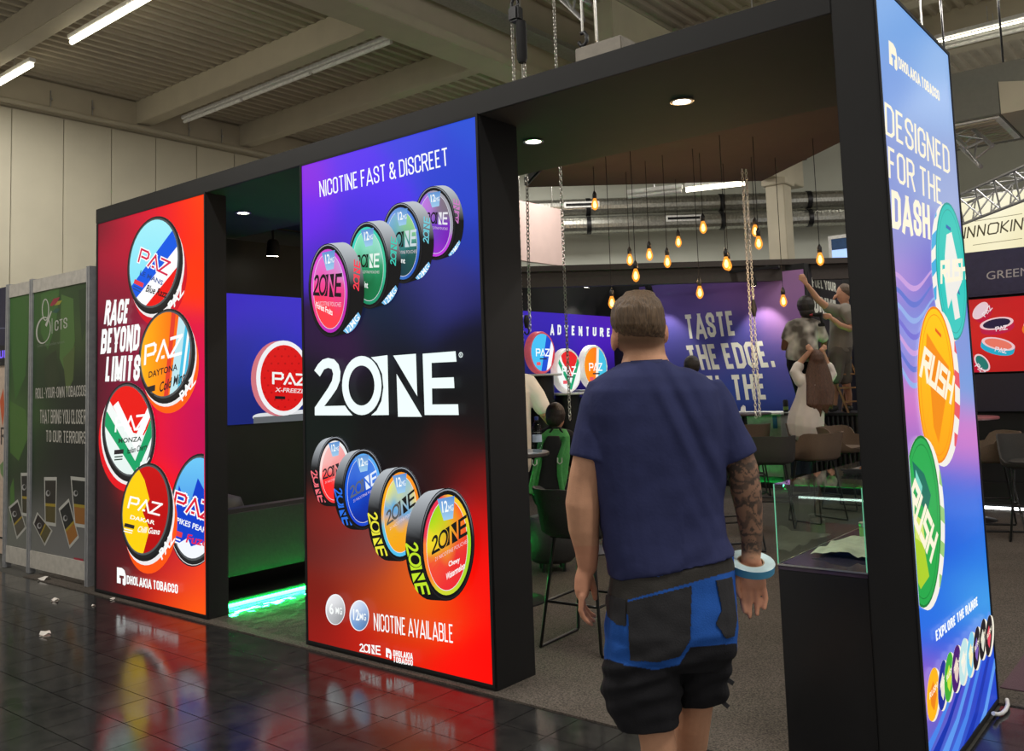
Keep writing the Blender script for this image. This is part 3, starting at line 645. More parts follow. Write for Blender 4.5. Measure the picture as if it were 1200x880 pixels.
# lower row, from the back
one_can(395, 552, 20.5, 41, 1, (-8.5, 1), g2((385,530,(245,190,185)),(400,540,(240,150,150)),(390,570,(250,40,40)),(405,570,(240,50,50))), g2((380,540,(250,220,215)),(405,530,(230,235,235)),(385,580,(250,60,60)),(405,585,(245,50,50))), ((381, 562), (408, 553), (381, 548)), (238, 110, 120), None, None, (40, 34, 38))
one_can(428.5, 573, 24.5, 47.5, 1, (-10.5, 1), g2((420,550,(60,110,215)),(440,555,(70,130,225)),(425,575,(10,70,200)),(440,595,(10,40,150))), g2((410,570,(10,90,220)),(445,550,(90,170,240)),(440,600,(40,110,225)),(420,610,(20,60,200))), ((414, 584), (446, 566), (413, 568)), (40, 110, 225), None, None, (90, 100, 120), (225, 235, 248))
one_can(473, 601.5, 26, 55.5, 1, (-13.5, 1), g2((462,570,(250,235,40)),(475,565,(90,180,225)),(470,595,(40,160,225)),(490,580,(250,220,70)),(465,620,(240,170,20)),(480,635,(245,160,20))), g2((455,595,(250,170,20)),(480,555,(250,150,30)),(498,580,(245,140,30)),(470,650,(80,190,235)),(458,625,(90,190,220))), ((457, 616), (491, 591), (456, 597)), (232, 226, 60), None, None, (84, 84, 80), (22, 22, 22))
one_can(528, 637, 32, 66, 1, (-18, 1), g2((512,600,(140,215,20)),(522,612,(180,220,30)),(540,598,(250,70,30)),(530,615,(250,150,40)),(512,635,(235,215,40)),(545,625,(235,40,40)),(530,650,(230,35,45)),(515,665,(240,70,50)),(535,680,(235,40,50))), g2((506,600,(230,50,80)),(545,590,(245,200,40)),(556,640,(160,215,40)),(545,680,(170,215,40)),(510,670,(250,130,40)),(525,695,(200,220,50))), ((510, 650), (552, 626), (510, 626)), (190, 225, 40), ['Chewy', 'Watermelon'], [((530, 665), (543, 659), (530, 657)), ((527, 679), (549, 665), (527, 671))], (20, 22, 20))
e = S.el(); f = lambda x, y: (365+x/6.316, 400+y/6.316)
for P in _tri(_two)+_ringq(ell(400,326,146,218,0,36), ell(398,326,96,148,0,36))+_tri(_bar)+[[(632,105),(800,92),(810,405)],[(657,240),(668,556),(845,556)]]+_E: e.poly([f(*p) for p in P], (238, 252, 250))
e.ring(ell(*f(1132,100), 2.4, 3.2), ell(*f(1132,100), 1.7, 2.4), (238, 252, 250)); e.text('R', f(1126,112), f(1138,112), f(1126,88), (238, 252, 250)); e.done('main_logo')
e = S.el()
for cx, cy, s, fc in ((397.5, 713, '6', (190, 192, 196)), (425.5, 720, '12', (110, 160, 220))):
    e.poly(ell(cx, cy, 11.5, 18), (236, 238, 242)); e.up(); e.fan(ell(cx+.3, cy+.3, 10.4, 16.8), g2((cx-6, cy-10, (250, 250, 252)), (cx+6, cy+10, tuple(int(v*.55) for v in fc)), (cx+4, cy-8, fc), (cx-6, cy+9, fc))); e.up()
    e.text(s, (cx-7, cy+5), (cx+(0 if len(s) > 1 else -2), cy+6), (cx-7, cy-8), WHITE, .02); e.text('MG', (cx+.5, cy+5), (cx+8, cy+6), (cx+.5, cy-3), WHITE, .01); e.l -= 2
e.done('dose_coins')
S.lay += 3
e = S.el(); e.cond('NICOTINE AVAILABLE', (443, 737), (536, 752), (442.5, 717), WHITE, 0.1); e.done('dose_lettering')
e = S.el(); e.shapes(LOGO, (426, 762), (451, 766.5), (426, 751), WHITE); e.shapes(EMB, (457, 769), (463.5, 771), (457, 757.5), WHITE); e.cond('DHOLAKIA', (465.5, 767), (488.5, 771), (465.5, 760), WHITE, 0.2); e.cond('TOBACCO', (465.5, 774), (488.5, 778.5), (465.5, 767.5), WHITE, 0.2); e.done('maker_lettering')

# ---------------- pillar 3: blue, on the end face
R3, S = pillar('lightbox_pillar', 'blue end lightbox pillar with teal, orange and green cans', ((X3a, 0, 0), (X3, 1.165, ZT+.11)), 0, X3, (.006, 1.137, .034, 3.050), 1)
S.backdrop(idw([(1030,0,(130,172,228)),(1060,40,(112,160,222)),(1105,75,(140,178,228)),(1040,90,(120,156,220)),(1100,130,(150,180,228)),(1080,180,(140,160,212)),(1110,200,(155,170,215)),(1040,200,(135,150,212)),(1045,280,(140,146,206)),(1070,300,(120,126,210)),(1085,320,(60,76,190)),(1050,320,(180,150,215)),(1060,335,(215,150,215)),(1055,360,(96,120,205)),(1075,350,(70,100,200)),(1060,400,(170,140,220)),(1068,380,(120,160,225)),(1060,430,(80,130,210)),(1062,460,(210,130,200)),(1068,480,(225,110,190)),(1070,500,(130,110,200)),(1125,420,(120,150,215)),(1138,460,(110,160,220)),(1125,500,(200,120,200)),(1135,520,(220,130,200)),(1130,550,(110,110,210)),(1120,580,(40,100,215)),(1140,600,(40,110,220)),(1115,640,(24,90,215)),(1145,660,(30,120,225)),(1140,700,(70,170,235)),(1120,700,(20,100,220)),(1095,720,(30,110,225)),(1110,770,(30,90,220)),(1160,760,(30,80,210)),(1130,820,(24,60,190)),(1090,830,(170,90,190)),(1098,800,(150,90,190)),(1150,810,(30,70,200)),(1110,845,(40,110,210)),(1095,870,(90,100,200)),(1120,870,(20,70,190)),(1140,840,(24,60,185))], 3.0), 18, 60)
CREAM = (250, 240, 214)
e = S.el(); e.shapes(EMB, (1042, 77), (1051.5, 84), (1041, 47), CREAM); e.cond('DHOLAKIA TOBACCO', (1053, 80), (1101, 119), (1052, 66), CREAM, 0.2); e.done('maker_lettering')
e = S.el(); e.cond('DESIGNED', (1037, 157), (1113, 205), (1036, 119), CREAM, 0.105); e.cond('FOR THE', (1041, 208), (1104, 241), (1040, 171), CREAM, 0.105); e.cond('DASH', (1045, 267), (1090, 281), (1044, 222), CREAM, 0.19); e.done('slogan')
e = S.el()   # drapery strokes
for k in range(7):
    xs_ = [1044+i*3.2 for i in range(18)]; wv = lambda x, o: 318+k*17+o+(20+2*k)*sin(pi*(x-1046)/52)**2-6*(x-1046)/52
    for i in range(17): e.poly([(xs_[i], wv(xs_[i], 0)), (xs_[i+1], wv(xs_[i+1], 0)), (xs_[i+1], wv(xs_[i+1], 5+2*sin(i*.3))), (xs_[i], wv(xs_[i], 5+2*sin((i-1)*.3)))], [(196, 156, 218), (96, 116, 204), (142, 172, 228), (112, 112, 208)][k % 4])
for k in range(6):
    x = 1096+k*11; e.poly([(x-14, 880), (x+2, 850-k*4), (x+22, 800-k*14), (x+40, 760-k*22), (x+42, 762-k*22), (x+24, 804-k*14), (x+5, 854-k*4), (x-8, 884)], [(70, 130, 230), (16, 50, 170), (90, 150, 235)][k % 3])
e.done('drapery_print')
def rush_can(cx, cy, rx, ry, rot, side, base, dark, mid, t, art):
    e = S.el(); F = ell(cx, cy, rx, ry, rot); Bk = ell(cx+side[0], cy+side[1], rx, ry, rot)
    e.poly(hull(F+Bk), (240, 236, 226)); e.up()
    for k in range(5): e.poly([(cx+side[0]*1.0+rx*(1 if side[0] > 0 else -1)*.7, cy-ry+ry*.4*k), (cx+side[0]+rx*(1 if side[0] > 0 else -1)*1.1, cy-ry+ry*.4*k+8), (cx+side[0]+rx*(1 if side[0] > 0 else -1)*1.1, cy-ry+ry*.4*k+26), (cx+side[0]+rx*(1 if side[0] > 0 else -1)*.7, cy-ry+ry*.4*k+16)], mid, hull(F+Bk))
    e.up(); e.poly(F, dark); e.up(); e.fan(ell(cx, cy, rx*.94, ry*.97, rot), base); e.up(); e.ring(ell(cx, cy, rx*.84, ry*.9, rot), ell(cx, cy, rx*.82, ry*.89, rot), dark); e.up()
    for P, c in art: e.poly(P, c, ell(cx, cy, rx*.82, ry*.89, rot))
    e.up(); e.strokes(*RUSH, *t, CREAM, .25, F); e.done('printed_can')
rush_can(1114, 318, 17.5, 81, -4, (-5, 3), vgrad(240, (20, 190, 180), 400, (30, 200, 190), 1), (14, 150, 145), (60, 170, 220), ((1102, 330), (1131, 325), (1102, 308)), [([(1108,275),(1114,272),(1120,300),(1126,330),(1120,345),(1124,372),(1118,375),(1114,350),(1110,362),(1106,330),(1106,300)], (232, 232, 226)), ([(1112,300),(1116,296),(1118,330),(1112,345)], (196, 216, 216)), ([(1117,340),(1122,336),(1124,346)], (40, 110, 160)), ([(1107.5,263),(1113,267),(1113,271),(1107.5,267)], (20, 90, 170))])
rush_can(1095.5, 451, 22, 92, -2, (6, 4), vgrad(360, (255, 200, 10), 545, (255, 160, 10), 1), (236, 130, 6), (230, 90, 100), ((1077, 438), (1112, 470), (1082, 410)), [([(1084,390),(1096,410),(1110,430),(1106,470),(1098,520),(1092,500),(1088,450),(1082,430)], (240, 140, 8)), ([(1090,420),(1098,440),(1100,480),(1094,500)], (250, 170, 20)), ([(1094,384),(1101,392),(1101,396),(1094,388)], (225, 90, 20))])
rush_can(1078, 611, 22, 101, -1, (5, 3), vgrad(512, (40, 170, 80), 710, (30, 165, 70), 1), (14, 120, 50), (150, 200, 120), ((1061, 592), (1088, 655), (1069, 565)), [([(1066,540),(1080,555),(1088,580),(1084,600),(1072,585)], (16, 110, 90)), ([(1070,550),(1078,570),(1076,585),(1070,575)], (120, 210, 190)), ([(1066,620),(1080,640),(1086,675),(1076,690),(1068,670)], (170, 205, 40)), ([(1067,600),(1078,610),(1082,640),(1070,630)], (210, 225, 110))])
e = S.el(); e.cond('EXPLORE THE RANGE', (1094, 751), (1143.5, 708.5), (1093, 739), WHITE, 0.22); e.done('range_heading')
for (zx, zy, rx, ry), c, c2 in zip([(92,570,33,146),(142,520,24,138),(175,475,24,136),(213,430,24,130),(250,392,22,128),(288,352,20,124),(318,318,18,118),(350,270,18,112),(382,250,18,112)], [(250,180,20),(20,40,150),(60,170,50),(70,20,110),(190,225,225),(120,200,230),(24,20,30),(20,20,24),(22,20,24)], [(235,130,20),(230,225,200),(200,225,60),(225,200,190),(235,235,225),(250,230,170),(120,90,180),(220,220,205),(225,70,90)]):
    e = S.el(); cx, cy, rx, ry = 1070+zx/4.63, 690+zy/4.63, rx/4.63, ry/4.63
    e.poly(hull(ell(cx, cy, rx, ry, 3, 24)+ell(cx+2.2, cy+.6, rx, ry, 3, 24)), (238, 232, 214)); e.up(); e.poly(ell(cx, cy, rx, ry, 3, 24), c); e.up(); e.poly([(cx-rx*.5, cy-ry*.1), (cx, cy-ry*.5), (cx+rx*.6, cy), (cx+rx*.2, cy+ry*.6), (cx-rx*.3, cy+ry*.4)], c2); e.up(); e.text('RUSH', (cx-rx*.6, cy+ry*.2), (cx+rx*.7, cy-ry*.25), (cx-rx*.6, cy-ry*.05), CREAM, .02); e.done('printed_mini_can')
# ================================================================== PRINTS AND SCREENS ON THE STAND WALLS
def wall_print(name, label, cat, ax, val, rect, out, m, thick=.03):
    u0, u1, v0, v1 = rect
    r = root(name, label, cat, (u0, val, v0) if ax == 1 else (val, u0, v0)); mb = MB()
    if ax == 1: mb.box((u0, val, v0), (u1, val-out*thick, v1))
    else: mb.box((val, u0, v0), (val-out*thick, u1, v1))
    b = obj('panel', mb, 'black_matte', r); return r, Sheet(ax, val, rect, b, MATS[m], out)
# taste wall
tl = px(749, 335, 1, 8.99); br = px(945, 480, 1, 8.99)
r, S = wall_print('wall_graphic', 'large blue and violet fabric wall graphic with white tasting slogan', 'wall graphic', 1, 8.985, (tl.x, -4.745, .9, 3.03), -1, 'print_dim')
attr_mat('print_fabric', rough=.8, bump=.1, scale=3); S.m = MATS['print_fabric']
S.backdrop(idw([(750,335,(86,70,136)),(800,340,(96,76,150)),(860,330,(120,84,156)),(930,325,(160,116,168)),(940,370,(140,100,160)),(770,400,(60,60,140)),(850,400,(66,66,146)),(930,430,(76,72,150)),(800,470,(40,56,130)),(880,470,(36,60,140)),(930,480,(40,60,140))], 3), 14, 14)
e = S.el(); LW = (214, 214, 204)
e.cond('TASTE', (805, 397), (863, 393), (801, 369), LW, .18); e.cond('THE EDGE.', (809, 434), (909, 430), (802, 405), LW, .18); e.cond('FEEL THE', (806, 470), (900, 468), (802, 441.5), LW, .18)
e.done('slogan')
# adventure lightbox on the left wall, behind the three display cans
p0 = px(613, 364, 0, -7.985); p1 = px(718, 372, 0, -7.985)
r, S = wall_print('wall_screen', 'violet lit screen headed by wide spaced adventure lettering', 'screen', 0, -7.985, (p0.y-1.1, p1.y, 1.30, 2.585), 1, 'print_screen')
S.backdrop(idw([(600,370,(60,40,170)),(640,380,(66,44,190)),(700,375,(84,40,170)),(690,400,(80,30,210)),(640,420,(30,30,110)),(700,440,(24,22,70)),(620,440,(24,30,90)),(660,390,(52,40,180))], 3), 14, 10)
e = S.el(); x0, y0, x1, y1 = 645, 392, 716, 394
for i, ch in enumerate('ADVENTURE'):
    e = S.el(); t = i/8; x = 645+t*66; yb = 392+t*2.5; yt = 380+t*4.5; e.cond(ch, (x, yb), (x+(4.2 if ch != 'I' else 1), yb), (x, yt), WHITE, .22); e.done('letter')
# screen seen through the left gap
q0 = px(262, 342.5, 0, -7.04); q1 = px(360, 490, 0, -7.04)
r, S = wall_print('wall_screen', 'blue lit screen showing one red can on a white plinth', 'screen', 0, -7.04, (q0.y-.3, q1.y+.7, 1.255, 2.44), 1, 'print_screen')
S.backdrop(idw([(270,350,(58,40,190)),(300,360,(50,40,200)),(340,360,(60,48,200)),(275,420,(30,40,150)),(310,400,(34,48,170)),(280,480,(24,40,130)),(300,495,(20,34,110)),(270,495,(24,34,110))], 3), 12, 8)
e = S.el(); cx, cy, rx, ry = 332, 443, 32, 44
e.poly(hull(ell(310, 489, 14, 5)+ell(380, 483, 14, 5)), (225, 228, 230)); e.poly([(297, 489), (390, 482), (390, 500), (297, 500)], (100, 104, 108)); e.up()
e.poly(hull(ell(cx, cy, rx, ry)+ell(cx-6, cy+.5, rx, ry)), (214, 120, 130)); e.up(); e.poly(ell(cx, cy, rx, ry), (246, 246, 248)); e.up(); e.poly(ell(cx+.5, cy, rx*.86, ry*.88), (222, 22, 24)); e.up()
for i in range(6):
    for j in range(9): e.poly(ell(cx-22+i*8+(j % 2)*4, cy-34+j*8.5, 1.3, 1.3, 0, 6), (190, 10, 16), ell(cx, cy, rx*.8, ry*.83))
e.up(); e.strokes(*PAZ, (320, 449), (358, 451), (320, 437), WHITE, .2); e.text('X-FREEZE', (322, 459), (356, 461), (323, 454), (245, 225, 225), .02); e.poly([(322, 464), (334, 464.5), (334, 468), (322, 467.5)], (30, 20, 24)); e.done('printed_can')
# fuel-your-drive panel round the corner
r, S = wall_print('wall_graphic', 'black wall graphic with white drive lettering behind the ladder', 'wall graphic', 0, -4.735, (9.125, 10.55, .9, 3.0), 1, 'print_fabric')
S.backdrop(lambda x, y: rgb(26, 20, 28), 2, 2)
e = S.el(); e.cond('FUEL YOUR', (952, 336), (980, 342), (951, 325), LW, .2); e.cond('DRIVE', (954, 366), (981, 371), (953, 346), LW, .24); e.done('slogan')

# ================================================================== NEIGHBOURING STANDS
# left: framed shell-scheme wall with green print
CY = .082
f0 = px(10, 335, 1, CY); f1 = px(38, 329, 1, CY); f2 = px(106, 315, 1, CY); zt = f2.z+.02
cs = root('exhibition_partition', 'grey framed partition with green tobacco leaf print', 'partition', ((f0.x+f2.x)/2, CY, 0))
x0, x1, x2 = px(10, 500, 1, CY).x, px(38, 500, 1, CY).x, px(106, 500, 1, CY).x
mat('alu_profile', rgb(150, 152, 156), .45, metal=.3); mat('partition_board', rgb(176, 172, 164), .6)
for x in (x0, x1, x2): obj('post', MB().box((x-.028, CY-.03, 0), (x-.006, CY+.03, zt)).box((x+.006, CY-.03, 0), (x+.028, CY+.03, zt)).box((x-.01, CY-.015, 0), (x+.01, CY+.03, zt)), 'alu_profile', cs)
for a, b in ((x0, x1), (x1, x2)):
    obj('top_rail', MB().box((a+.03, CY-.022, zt-.13), (b-.03, CY+.022, zt-.012)), 'partition_board', cs); obj('bottom_rail', MB().box((a+.03, CY-.022, .05), (b-.03, CY+.022, .20)), 'partition_board', cs)
LEAF = [(40,340,(52,84,40)),(60,360,(40,70,34)),(90,350,(44,66,38)),(80,400,(70,96,48)),(60,420,(30,44,28)),(100,420,(28,36,28)),(50,450,(26,40,28)),(90,460,(24,32,28)),(20,360,(60,110,48)),(20,420,(44,84,40)),(20,480,(60,96,44)),(20,520,(40,70,36)),(30,560,(40,56,36)),(60,520,(22,30,28)),(90,540,(22,28,28)),(60,570,(22,28,27)),(100,580,(26,30,30)),(60,600,(104,104,104)),(90,610,(108,108,108)),(50,660,(112,112,112)),(95,670,(112,112,112)),(20,620,(108,112,104)),(25,660,(112,114,110))]
for a, b in ((x0, x1), (x1, x2)):
    bd = obj('print_board', MB().box((a+.03, CY-.012, .20), (b-.03, CY+.012, zt-.13)), 'partition_board', cs)
    S = Sheet(1, CY-.012, (a+.03, b-.03, .20, zt-.13), bd, MATS['print_matte'], -1); S.backdrop(idw(LEAF, 3), 8, 40)
    e = S.el()
    for P, c in (([(12,350),(24,345),(34,380),(30,440),(18,470),(14,420)], (52,96,40)), ([(12,470),(30,480),(34,510),(22,540),(12,530)], (66,104,44)), ([(48,345),(70,335),(66,380),(56,410),(48,390)], (60,100,46)), ([(72,345),(86,350),(88,400),(78,440),(70,420)], (72,106,52)), ([(92,340),(106,335),(104,370),(96,400)], (40,60,36)), ([(52,420),(66,410),(70,445),(62,460),(54,450)], (40,54,32)), ([(74,420),(88,405),(86,445),(78,462)], (74,92,48)), ([(12,572),(16,560),(18,600),(12,612)], (70,110,50))): e.poly(P, c)
    e.done('leaf_print')
    if b == x2:
        e = S.el(); G = (176, 176, 170)
        e.ring(ell(53.5, 363, 4.2, 13), ell(53.5, 363, 3.2, 11.6), G); e.ring(ell(51, 387, 8.5, 16, 8), ell(51.4, 387, 7.2, 14.6, 8), G); e.poly([(53, 381), (60, 364), (61, 365), (55, 383)], G); e.up()
        e.poly([(58.5, 358), (63, 350), (70.5, 348), (67, 355), (61, 359)], (140, 44, 60)); e.poly([(64, 358), (68, 353), (73, 352), (70, 357)], (150, 140, 50)); e.poly([(61, 366), (66, 361), (71, 362), (67, 367)], (40, 80, 70)); e.poly([(61, 373), (61.6, 373), (61.6, 391), (61, 391)], G)
        e.cond('CTS', (64.5, 388), (79, 384), (64.5, 376), G, .11); e.text('Collaborative Excellent network', (44, 407), (76, 402), (44, 403.5), (110, 124, 104)); e.done('maker_lettering')
        e = S.el(); G = (170, 168, 160); e.cond('ROLL-YOUR-OWN TOBACCOS', (42, 467), (101, 464), (42, 455), G, .13); e.cond('THAT BRING YOU CLOSER', (47, 496), (101, 497), (47, 480), G, .13); e.cond('TO OUR TERROIRS', (54, 517.5), (101, 520), (54, 504), G, .13); e.done('slogan')
    packs = [((36,565),(26,570),(15,595)), ] 
    e = S.el()
    for q, top, low in (([(24.5,554),(36,554),(36,606),(26,604)], (40,40,40), (60,58,44)), ([(10.5,594),(21,585),(31,619),(20,632)], (44,42,42), (84,80,70)), ([(52,559),(67,559),(66,617),(53,615)], (40,38,36), (80,72,40)), ([(39,613),(44,600),(62,622),(53,640)], (42,36,38), (84,78,48)), ([(83,558),(101,560),(101,619),(88,617)], (30,34,34), (140,92,40)), ([(69,596),(81,584),(93,630),(82,643)], (28,32,34), (148,98,42))):
        m_ = lambda i, j, t: (q[i][0]+(q[j][0]-q[i][0])*t, q[i][1]+(q[j][1]-q[i][1])*t); sh = lambda k: [(sum(p[0] for p in q)/4*(1-k)+p[0]*k, sum(p[1] for p in q)/4*(1-k)+p[1]*k) for p in q]
        e.poly(sh(1.0), (176, 176, 170)); e.up(); qq = sh(.86); w = lambda i, j, t: (qq[i][0]+(qq[j][0]-qq[i][0])*t, qq[i][1]+(qq[j][1]-qq[i][1])*t)
        e.poly([qq[0], qq[1], w(1, 2, .58), w(0, 3, .58)], top); e.poly([w(0, 3, .58), w(1, 2, .58), qq[2], qq[3]], low); e.poly([w(0, 3, .55), w(1, 2, .55), w(1, 2, .62), w(0, 3, .62)], (150, 130, 40)); e.up()
        c = w(0, 2, .3); e.ring(ell(c[0], c[1], 2.6, 3.6, 0, 14), ell(c[0]+.6, c[1]-.5, 1.6, 2.4, 0, 14), (150, 150, 150)); e.l -= 2
    e.l += 2
    for a_, b_, c_ in (((17,646),(32,649),(76,112,60)), ((51,655),(61,657),(130,116,50)), ((87,653),(98,655),(150,40,60))): e.poly([a_, b_, (b_[0], b_[1]+3.5), (a_[0], a_[1]+3.5)], c_)
    e.text('100% TOBACCO', (17, 641), (32, 644), (17, 638), (130,130,128)); e.text('100% TOBACCO', (46, 647), (62, 650), (46, 644), (130,130,128)); e.text('TOBACCO', (84, 664), (95, 666), (84, 661), (120,120,120)); e.done('pouch_print')
# far-left stand: dark blue screen above a beige wall
Y6 = .35; a = px(-60, 500, 1, Y6); b = px(14, 500, 1, Y6)
st = root('neighbour_stand', 'beige and dark blue stand at the left edge of the picture', 'exhibition stand', ((a.x+b.x)/2, Y6, 0))
zz = lambda y: px(6, y, 1, Y6).z
obj('wall_board', MB().box((a.x, Y6, 0), (b.x, Y6+.1, zz(428))), mat('beige_board', rgb(196, 176, 160), .7), st)
sc = obj('header_board', MB().box((a.x, Y6-.02, zz(428)), (b.x, Y6+.1, zz(337))), mat('navy_board', rgb(34, 34, 62), .6), st)
S = Sheet(1, Y6-.02, (a.x, b.x, zz(428), zz(337)), sc, MATS['print_screen'], -1)
e = S.el(); e.poly([(-60, 403), (16, 405), (16, 428), (-60, 428)], (8, 10, 20)); e.poly([(-60, 384), (16, 384), (16, 385), (-60, 385)], (90, 90, 110)); e.up(); e.cond('UP', (-1, 420), (10, 419), (-1, 411), (120, 90, 250), .2); e.done('header_lettering')
S = Sheet(1, Y6, (a.x, b.x, 0, zz(428)), sc, MATS['print_matte'], -1); e = S.el(); e.text('ER', (-6, 522), (8.5, 520), (-6, 502), (70, 60, 60)); e.done('wall_lettering'); e = S.el(); e.poly([(0, 470), (4, 455), (5.5, 480), (3, 500)], (200, 90, 50)); e.done('leaf_print'); e = S.el(); e.poly([(0, 545), (4, 540), (4, 560), (1, 555)], (110, 140, 90)); e.done('leaf_print')
obj('seam', MB().box((a.x, Y6-.004, zz(632)), (b.x, Y6, zz(630))), 'black_matte', st)

# right: navy stand with red screen
GY = 7.5; gx0 = px(1120, 400, 1, GY).x; gx1 = 1.6
gs = root('neighbour_stand', 'navy stand with red screen beyond the right aisle', 'exhibition stand', (gx0, GY, 0))
zz = lambda y: px(1170, y, 1, GY).z
mat('navy_fascia', rgb(52, 48, 86), .55); mat('navy_dark', rgb(24, 22, 44), .5)
obj('fascia', MB().box((gx0-.6, GY-.06, zz(346)), (gx1, GY+.3, zz(293))), 'navy_fascia', gs)
obj('lower_board', MB().box((gx0-.6, GY, zz(482)), (gx1, GY+.1, zz(438))), 'navy_dark', gs)
obj('backing', MB().box((gx0-.6, GY+.06, 0), (gx1, GY+.16, zz(346))), 'black_matte', gs)
sp = obj('red_screen', MB().box((gx0-.5, GY-.02, zz(436)), (gx1-.3, GY+.06, zz(348))), 'black_matte', gs)
S = Sheet(1, GY-.02, (gx0-.48, gx1-.3, zz(435.5), zz(349)), sp, MATS['print_screen'], -1); S.backdrop(idw([(1140,350,(176,30,36)),(1190,352,(200,30,34)),(1150,390,(214,38,36)),(1190,400,(205,36,32)),(1150,430,(180,30,30)),(1240,400,(170,24,30))], 3), 10, 6)
for cx, cy, rx, ry, rot, c, c2 in ((1149,364,12,7,-50,(190,20,60),(230,200,210)), (1168,379,20,7,-10,(190,30,70),(40,30,60)), (1170,403,20,7,12,(40,170,200),(235,120,100)), (1151,425,12,7,50,(190,20,50),(40,120,110)), (1215,385,16,7,20,(230,120,30),(60,60,60))):
    e = S.el(); rr = radians(rot); dx, dy = -sin(rr)*6, cos(rr)*6
    e.poly(hull(ell(cx, cy, rx, ry, rot, 24)+ell(cx+dx, cy+dy, rx, ry, rot, 24)), c); e.up(); e.ring(ell(cx, cy, rx, ry, rot, 24), ell(cx, cy, rx*.8, ry*.76, rot, 24), (238, 200, 205)); e.poly(ell(cx, cy, rx*.82, ry*.78, rot, 24), c2); e.up()
    ux, uy = cos(rr), sin(rr); b0 = (cx-ux*2+dx*1.45, cy-uy*2+dy*1.45); e.strokes(*PAZ, b0, (b0[0]+ux*13, b0[1]+uy*13), (b0[0]-dx*.75, b0[1]-dy*.75), (240, 225, 230), .22); e.done('printed_can')
fp = obj('sign_board', MB().box((gx0-.5, GY-.066, zz(343)), (gx1-.2, GY-.06, zz(296))), 'navy_fascia', gs)
S = Sheet(1, GY-.066, (gx0-.5, gx1-.2, zz(343), zz(296)), fp, MATS['print_matte'], -1); e = S.el(); e.text('GREEN', (1156, 328), (1207, 322.5), (1156, 318.5), (196, 190, 196)); e.done('sign_lettering')
mat('led_white', (1, 1, 1), .4, emit=7, ecol=(.93, .97, 1))
obj('floor_led', MB().box((gx0-.6, GY-.075, .01), (gx1, GY-.06, .035)), 'led_white', gs)
obj('plinth_board', MB().box((gx0-.6, GY-.06, 0), (gx1, GY, .3)), 'black_laminate', gs)
# lit white sign further back
IY = 13.0; iz = lambda y: px(1165, y, 1, IY).z
ws = root('hanging_sign', 'warm lit white sign hanging above the navy stand', 'sign', (px(1165, 300, 1, IY).x, IY, iz(300)))
sb = obj('sign_box', MB().box((px(1118, 265, 1, IY).x, IY, iz(304)), (2.4, IY+.4, iz(226))), 'white_plastic', ws)
S = Sheet(1, IY, (px(1118, 265, 1, IY).x+.02, 2.38, iz(304)+.02, iz(226)-.02), sb, MATS['print_glow'], -1); S.backdrop(idw([(1140,250,(236,228,184)),(1160,236,(255,255,240)),(1190,240,(246,238,200)),(1140,285,(240,230,190)),(1190,280,(232,222,180)),(1240,260,(230,220,170)),(1165,270,(252,246,214))], 3), 10, 6)
e = S.el(); IN = [[(0,0),(0,1)],[(.3,0),(.3,1),(.95,0),(.95,1)],[(1.3,0),(1.3,1),(1.95,0),(1.95,1)],[(2.3,.15),(2.3,.85),(2.45,1),(3.1,1),(3.25,.85),(3.25,.15),(3.1,0),(2.45,0),(2.3,.15)],[(3.55,0),(3.55,1)],[(4.15,1),(3.6,.5),(4.2,0)],[(4.5,0),(4.5,1)],[(4.8,0),(4.8,1),(5.5,0),(5.5,1)]]
e.strokes(IN, 5.5, 1, (1130, 279), (1197, 268.5), (1131.5, 267), (70, 62, 44), .14)
for (x_, y_, xx, yy) in ((1142, 259, 1198, 250), (1140, 287, 1198, 279)): e.poly([(x_, y_), (xx, yy), (xx, yy+.7), (x_, y_+.7)], (130, 120, 90))
e.text('TM', (1198, 259), (1204, 258), (1198, 255), (70, 62, 44)); e.done('sign_lettering')
# ================================================================== LAMPS OF THE STAND
mat('lamp_face', (1, 1, 1), .4, emit=20, ecol=(1, .93, .78)); mat('bulb_core', (1, .9, .6), .3, emit=14, ecol=(1, .72, .30))
mat('led_green', (.1, 1, .3), .4, emit=30, ecol=(.02, 1, .13)); mat('led_core', (.6, 1, .7), .4, emit=40, ecol=(.014, 1, .12))
def spot_light(name, loc, target, power, ang=70, col=(1, .92, .78), size=.04, blend=.5):
    l = bpy.data.lights.new(name, 'SPOT'); l.energy = power; l.spot_size = radians(ang); l.spot_blend = blend; l.color = col; l.shadow_soft_size = size
    o = bpy.data.objects.new(name, l); COL.objects.link(o); o.location = loc
    o.rotation_euler = (Vector(target)-Vector(loc)).to_track_quat('-Z', 'Y').to_euler(); return o
def downlight(p, label):
    r = root('downlight', label, 'downlight', p, 'recessed downlights in the soffit'); x, y, z = p
    obj('rim', MB().lathe([(.058, 0), (.062, -.006), (.046, -.008), (.044, .0)], p, 24), 'steel', r, sm=40)
    obj('lens', MB().lathe([(.043, -.004), (.043, -.002)], p, 20), 'lamp_face', r)
    spot_light('downlight_beam', (x, y, z-.03), (x, y, 0), 55, 110)
for xx, yy, lb in ((625, 165, 'bright downlight over the left of the wide opening'), (799, 118, 'bright downlight in the middle of the soffit over the wide opening'), (285, 249, 'small downlight in the soffit over the narrow gap')):
    p = px(xx, yy, 2, ZT-.001); downlight((p.x, p.y, ZT-.001), lb)
